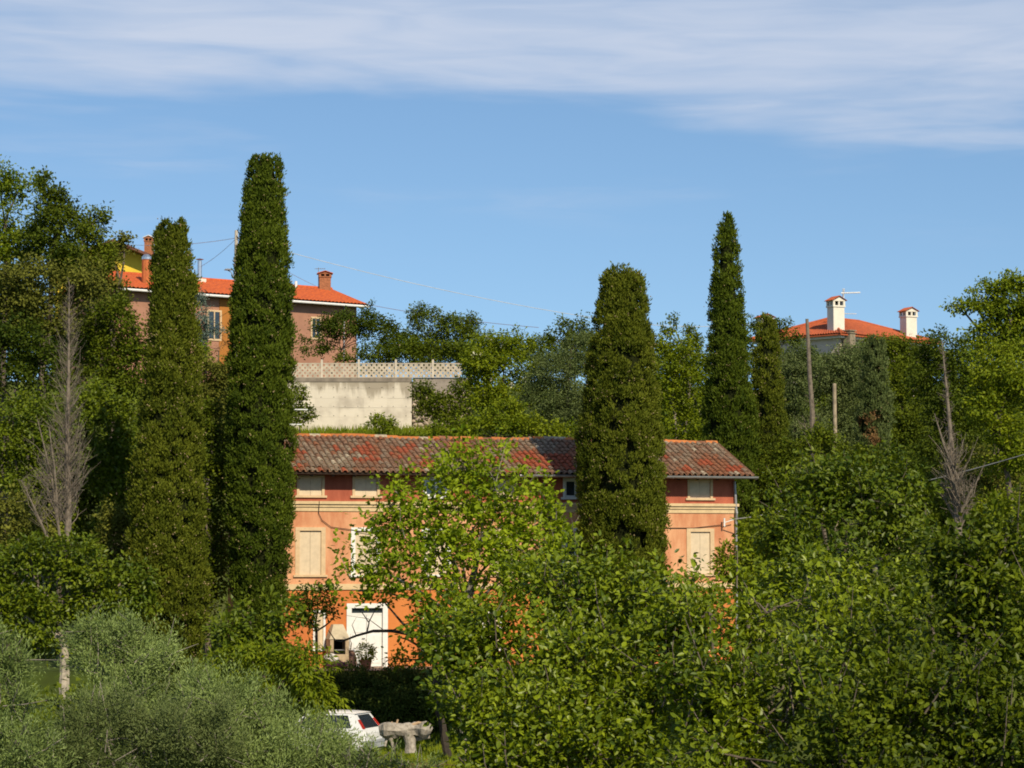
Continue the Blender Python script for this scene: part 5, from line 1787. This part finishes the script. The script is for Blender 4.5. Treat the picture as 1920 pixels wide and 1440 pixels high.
T('laurel_tree', 'dark laurel filling the gap between the two left cypresses', 'tree', 85.6, [(400, 800, 34, 60), (410, 880, 38, 60), (400, 960, 36, 60), (405, 1040, 38, 60), (395, 1100, 34, 50)], FAR, LM['hill'], cov=4.2, rc=.3)
T('vine', 'reddish leafless-looking vine below the house window', 'vine', 148, [(405, 655, 18, 10), (418, 640, 12, 16)], (.12, .05, 'quad'), LM['dead'], cov=.8, rc=.3, nbranch=24)
# ---- terrace and centre hill
CK = dict(cov=4.0, spray=.28, group='trees behind the villa')
T('fig_tree', 'spreading dark tree in front of the brownish pink house', 'tree', 141, [(590, 632, 34, 22), (630, 620, 40, 28), (670, 610, 36, 30), (710, 620, 34, 32), (735, 640, 34, 30), (690, 590, 22, 16), (600, 655, 30, 12)], FAR, LM['dark'], **CK, rc=.3, gap=-0.82, base=612, bark=BARK_DARK, nbranch=20)
T('oak_tree', 'round dark tree at the right end of the lattice fence', 'tree', 143, [(800, 610, 46, 32), (850, 620, 44, 34), (885, 620, 20, 24), (780, 650, 40, 30), (830, 655, 56, 26), (790, 590, 22, 16), (868, 655, 36, 24)], FAR, LM['hill'], **CK, rc=.32, gap=-0.87)
T('bush', 'low green bushes showing just above the lattice fence', 'bush', 139, [(700, 662, 44, 22), (760, 662, 44, 24), (820, 664, 44, 24), (870, 664, 36, 24), (650, 674, 24, 12), (720, 690, 60, 14), (820, 690, 60, 14)], FAR, LM['hill'], **CK, rc=.25, gap=-1.1)
T('elder_tree', 'bright green elder with cream blossoms right of the wall', 'tree', 121, [(950, 640, 52, 28), (920, 680, 46, 46), (980, 690, 46, 46), (900, 740, 40, 40), (955, 750, 50, 50), (890, 690, 24, 44)], FAR, LM['bright'], **CK, rc=.32, gap=-0.82, flowers=26)
T('olive_tree', 'large grey-green olive left of the broad blunt cypress', 'olive tree', 117, [(1040, 700, 55, 50), (1080, 660, 34, 44), (1010, 750, 50, 50), (1070, 760, 50, 60), (1030, 800, 60, 40)], (.13, .05, 'quad'), LM['greygreen'], **CK, rc=.34, gap=-1.02)
T('oak_tree', 'greyish treetop touching the sky left of the broad blunt cypress', 'tree', 127, [(1075, 618, 32, 22), (1045, 640, 26, 26), (1095, 640, 22, 28)], FAR, LM['hill'], **CK, rc=.28, gap=-0.77)
T('bush', 'leafy bush climbing the right part of the concrete wall', 'bush', 130, [(795, 730, 20, 18), (820, 760, 32, 26), (850, 770, 28, 24), (835, 790, 46, 26), (785, 738, 14, 18), (800, 770, 24, 24), (870, 740, 26, 30)], FAR, LM['hill'], **CK, rc=.25, gap=-0.92)
T('bush', 'bright low scrub just above the villa ridge at centre', 'bush', 112, [(900, 800, 50, 26), (840, 810, 50, 18), (970, 800, 50, 34), (1040, 815, 50, 22), (940, 770, 36, 26)], FAR, LM['bright'], **CK, rc=.28)
T('bush', 'small rounded bush at the foot of the concrete wall', 'bush', 131, [(712, 803, 28, 22), (705, 790, 14, 14), (727, 798, 14, 20)], FAR, LM['bright'], **CK, rc=.22)
T('elder_bush', 'white-flecked bush at the left end of the concrete wall', 'bush', 130, [(560, 740, 20, 20), (566, 770, 18, 22), (550, 790, 26, 18), (582, 778, 12, 8)], FAR, LM['hill'], **CK, rc=.22, flowers=12)
T('ash_tree', 'fresh green tree with pale forked stem between two cypresses', 'tree', 113, [(1270, 680, 44, 40), (1250, 740, 40, 50), (1300, 750, 40, 60), (1270, 800, 50, 40), (1250, 645, 22, 20)], FAR, LM['bright'], **CK, rc=.32, gap=-0.82, bark=BARK_PALE, nbranch=20)
T('oak_tree', 'small dark treetop against the sky left of the pointed cypress', 'tree', 126, [(1295, 632, 16, 24), (1300, 655, 24, 22), (1262, 605, 8, 14), (1252, 620, 12, 16)], FAR, LM['hill'], **CK, rc=.24, gap=-0.72)
# ---- right hill
RK = dict(cov=4.0, spray=.28, group='trees on the right hillside')
T('acacia_tree', 'feathery dark branches around the thin shorter cypress\'s tip', 'tree', 128, [(1415, 615, 12, 22), (1450, 610, 14, 12), (1475, 612, 22, 14), (1470, 640, 34, 20), (1410, 655, 18, 26)], FAR, LM['dark'], **RK, rc=.26, gap=-0.42)
T('olive_tree', 'grey-green olive left of the pole-like trunk', 'olive tree', 124, [(1490, 680, 36, 40), (1480, 740, 34, 50), (1500, 800, 40, 50), (1490, 850, 40, 40)], (.14, .06, 'quad'), LM['greygreen'], **RK, rc=.32, gap=-0.92)
T('olive_tree', 'grey-green olive between pole-like trunk and wooden pole', 'olive tree', 127, [(1560, 690, 44, 34), (1590, 670, 34, 26), (1550, 750, 44, 50), (1600, 760, 44, 60), (1570, 820, 50, 50)], (.14, .06, 'quad'), LM['greygreen'], **RK, rc=.32, gap=-0.92)
T('oak_tree', 'dark green tree below the hilltop house\'s right chimney', 'tree', 130, [(1680, 660, 44, 24), (1650, 650, 30, 20), (1700, 710, 50, 50), (1690, 780, 50, 60), (1710, 840, 50, 50)], FAR, LM['hill'], **RK, rc=.34, gap=-0.87)
T('oak_tree', 'dense dark tree behind the leaning dead conifer', 'tree', 116, [(1760, 650, 55, 36), (1740, 700, 50, 50), (1800, 700, 50, 50), (1770, 770, 60, 60), (1750, 850, 60, 60), (1810, 820, 50, 60)], FAR, LM['dark'], **RK, rc=.34, gap=-0.82)
T('locust_tree', 'tall locust with airy flat sprays at the right edge', 'tree', 98, [(1870, 535, 50, 22), (1830, 575, 40, 16), (1788, 575, 20, 8), (1900, 580, 50, 30), (1850, 620, 44, 18), (1900, 650, 40, 40), (1925, 620, 30, 60), (1840, 655, 30, 16), (1885, 560, 50, 26), (1915, 530, 34, 22), (1880, 610, 50, 24)], FAR, LM['locust'], cov=5.5, group='trees on the right hillside', rc=.30, gap=-0.67, flat=.45, nbranch=34, base=1925)
T('oak_tree', 'bright and dark mottled tree at the right edge under the locust', 'tree', 93, [(1870, 700, 60, 50), (1920, 740, 50, 60), (1850, 770, 50, 50), (1890, 830, 60, 60)], FAR, LM['bright'], **RK, rc=.34, gap=-0.72)
T('oak_tree', 'dull olive-green tree right of the dead conifer', 'tree', 98, [(1850, 880, 60, 50), (1900, 920, 60, 60), (1830, 950, 60, 60), (1740, 940, 40, 60)], FAR, LM['brown'], **RK, rc=.34, gap=-0.82)
T('oak_tree', 'dark slope bush between round tree and dead conifer', 'bush', 96, [(1720, 900, 40, 50), (1740, 990, 50, 60), (1770, 1010, 50, 50)], FAR, LM['hill'], **RK, rc=.32, gap=-0.82)
T('ash_tree', 'green tree with thin pale stem low at the right edge', 'tree', 86, [(1880, 970, 40, 40), (1920, 1000, 40, 50), (1860, 1010, 40, 30)], FAR, LM['bright'], **RK, rc=.3, gap=-0.72, bark=BARK_PALE, base=1884)
T('oak_tree', 'dark green tree behind the round dense-topped tree', 'tree', 104, [(1450, 900, 50, 50), (1540, 850, 50, 40), (1640, 870, 60, 40), (1480, 850, 30, 40)], FAR, LM['hill'], **RK, rc=.32, gap=-0.92)

T('oak_tree', 'rear dark tree showing above the elder and the grey-green olive', 'tree', 146, [(885, 690, 30, 26), (940, 660, 60, 34), (1020, 665, 60, 34), (1090, 670, 50, 40)], FAR, LM['hill'], **CK, rc=.34, gap=-1.0)
T('oak_tree', 'rear tree filling the gap between broad and pointed cypress', 'tree', 145, [(1240, 690, 50, 44), (1310, 695, 50, 40), (1280, 740, 60, 50)], FAR, LM['hill'], **CK, rc=.34, gap=-1.0)
T('oak_tree', 'low dark trees screening the left wall of the hilltop house', 'tree', 152, [(1440, 690, 40, 36), (1500, 690, 44, 32), (1560, 695, 44, 30), (1530, 740, 70, 50)], FAR, LM['hill'], **RK, rc=.34, gap=-1.0)
T('oak_tree', 'leafy treetop before the right wall of the hilltop house', 'tree', 150, [(1620, 680, 44, 30), (1680, 670, 40, 30), (1740, 680, 50, 36), (1660, 720, 70, 50)], FAR, LM['hill'], **RK, rc=.34, gap=-1.0)
T('oak_tree', 'dim tree filling the slope behind the tall locust', 'tree', 120, [(1860, 680, 70, 50), (1930, 700, 60, 70), (1840, 740, 60, 50)], FAR, LM['hill'], **RK, rc=.36, gap=-1.0)
# ---- hedge on the bank below the terrace
def hedge():
    Yh = 85.0
    c = P(720, 1300, Yh)
    root = empty('garden_hedge', 'long dark hedge on the shaded bank below the villa terrace', 'hedge', (c[0], Yh, ground(c[0], 83.5) - .1))
    b = np.array(root.location)
    lob = []
    for px in range(560, 1120, 26):
        q = P(px + rng.normal(0, 7), 1294 + rng.normal(0, 9), Yh - .3 * rng.random()) - b
        lob.append(tuple(q) + (.62, .55, .66))
        q = P(px + rng.normal(0, 6), 1330 + rng.normal(0, 4), Yh - 1.0) - b
        lob.append(tuple(q) + (.60, .5, .55))
    C, A, Nn, l_, w_, t_, cp, tw = make_crown(lob, (.10, .06, 'quad'), 3.4, .16, -2, 77, spread=.12)
    crown_object('foliage', (C, A, Nn, l_, w_, t_), 'quad', LM['hedge'], root)
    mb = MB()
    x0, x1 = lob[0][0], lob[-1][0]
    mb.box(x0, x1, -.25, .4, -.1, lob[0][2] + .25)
    mb.build('shade_core', CORE, root)
hedge()

# ---- grass and undergrowth
def grass_patch(name, pts, n, L, W, mat, lean=.35):
    C = []
    x = np.array(pts)
    C = x[rng.integers(0, len(x), n)]
    return C
def blades(name, xy, L, W, mat):
    n = len(xy)
    z = np.array([ground(a, b) for a, b in xy]) - .02
    C = np.column_stack([xy, z])
    A = nrm(rng.normal(0, .33, (n, 3)) + np.array([0, 0, 1.0]))
    Nn = nrm(rng.normal(0, .6, (n, 3)) + np.array([.1, -1, .2]))
    tint = np.clip(rng.normal(.5, .25, n) + .2 * soft_noise(C, .8, 3), 0, 1)
    V, F, k = leaf_arrays(C, A, Nn, L * rng.uniform(.5, 1.4, n), W * rng.uniform(.7, 1.3, n), 'quad')
    me = mesh_np(name, V, F, np.repeat(tint, k))
    me.materials.append(mat)
    return tag(link(name, me), kind='stuff')
xy = np.column_stack([rng.uniform(-9, 1, 26000), rng.uniform(70, 84, 26000)])
blades('meadow_grass', xy, .22, .035, LM['grass'])
xy = np.column_stack([rng.uniform(-13.5, -2, 9000), 134.9 - np.abs(rng.normal(0, 3.0, 9000))])
blades('wall_foot_grass', xy, .55, .07, LM['grass'])
def undergrowth():
    n = 9000
    x = rng.uniform(-60, 60, n); y = np.where(rng.random(n) < .3, rng.uniform(36, 72, n), rng.uniform(101, 175, n))
    keep = ~((y > 128.5) & (y < 150) & (x > -14) & (x < -1.5)) & ~((y > 136) & (x < -1)) & (np.abs(x) < y * .32)
    x, y = x[keep], y[keep]
    n = len(x)
    z = np.array([ground(a, b) for a, b in zip(x, y)])
    p = np.column_stack([x, y, z + rng.uniform(.1, .9, n)])
    ii = np.repeat(np.arange(n), 26)
    M = len(ii)
    C = p[ii] + rng.normal(0, .34, (M, 3))
    A = rng.normal(0, .7, (M, 3)) + np.array([0, 0, .3])
    Nn = rng.normal(0, .45, (M, 3)) + np.array([0, -.35, .8])
    t = np.clip(rng.normal(.4, .2, n)[ii] + rng.uniform(-.2, .3, M), 0, 1)
    V, F, k = leaf_arrays(C, A, Nn, .22 * rng.uniform(.6, 1.3, M), .15 * rng.uniform(.7, 1.2, M), 'quad')
    me = mesh_np('undergrowth', V, F, np.repeat(t, k))
    me.materials.append(LM['hill'])
    tag(link('undergrowth', me), kind='stuff')
undergrowth()
import sys; print('LEAF TRIS', N_TRIS, file=sys.stderr)
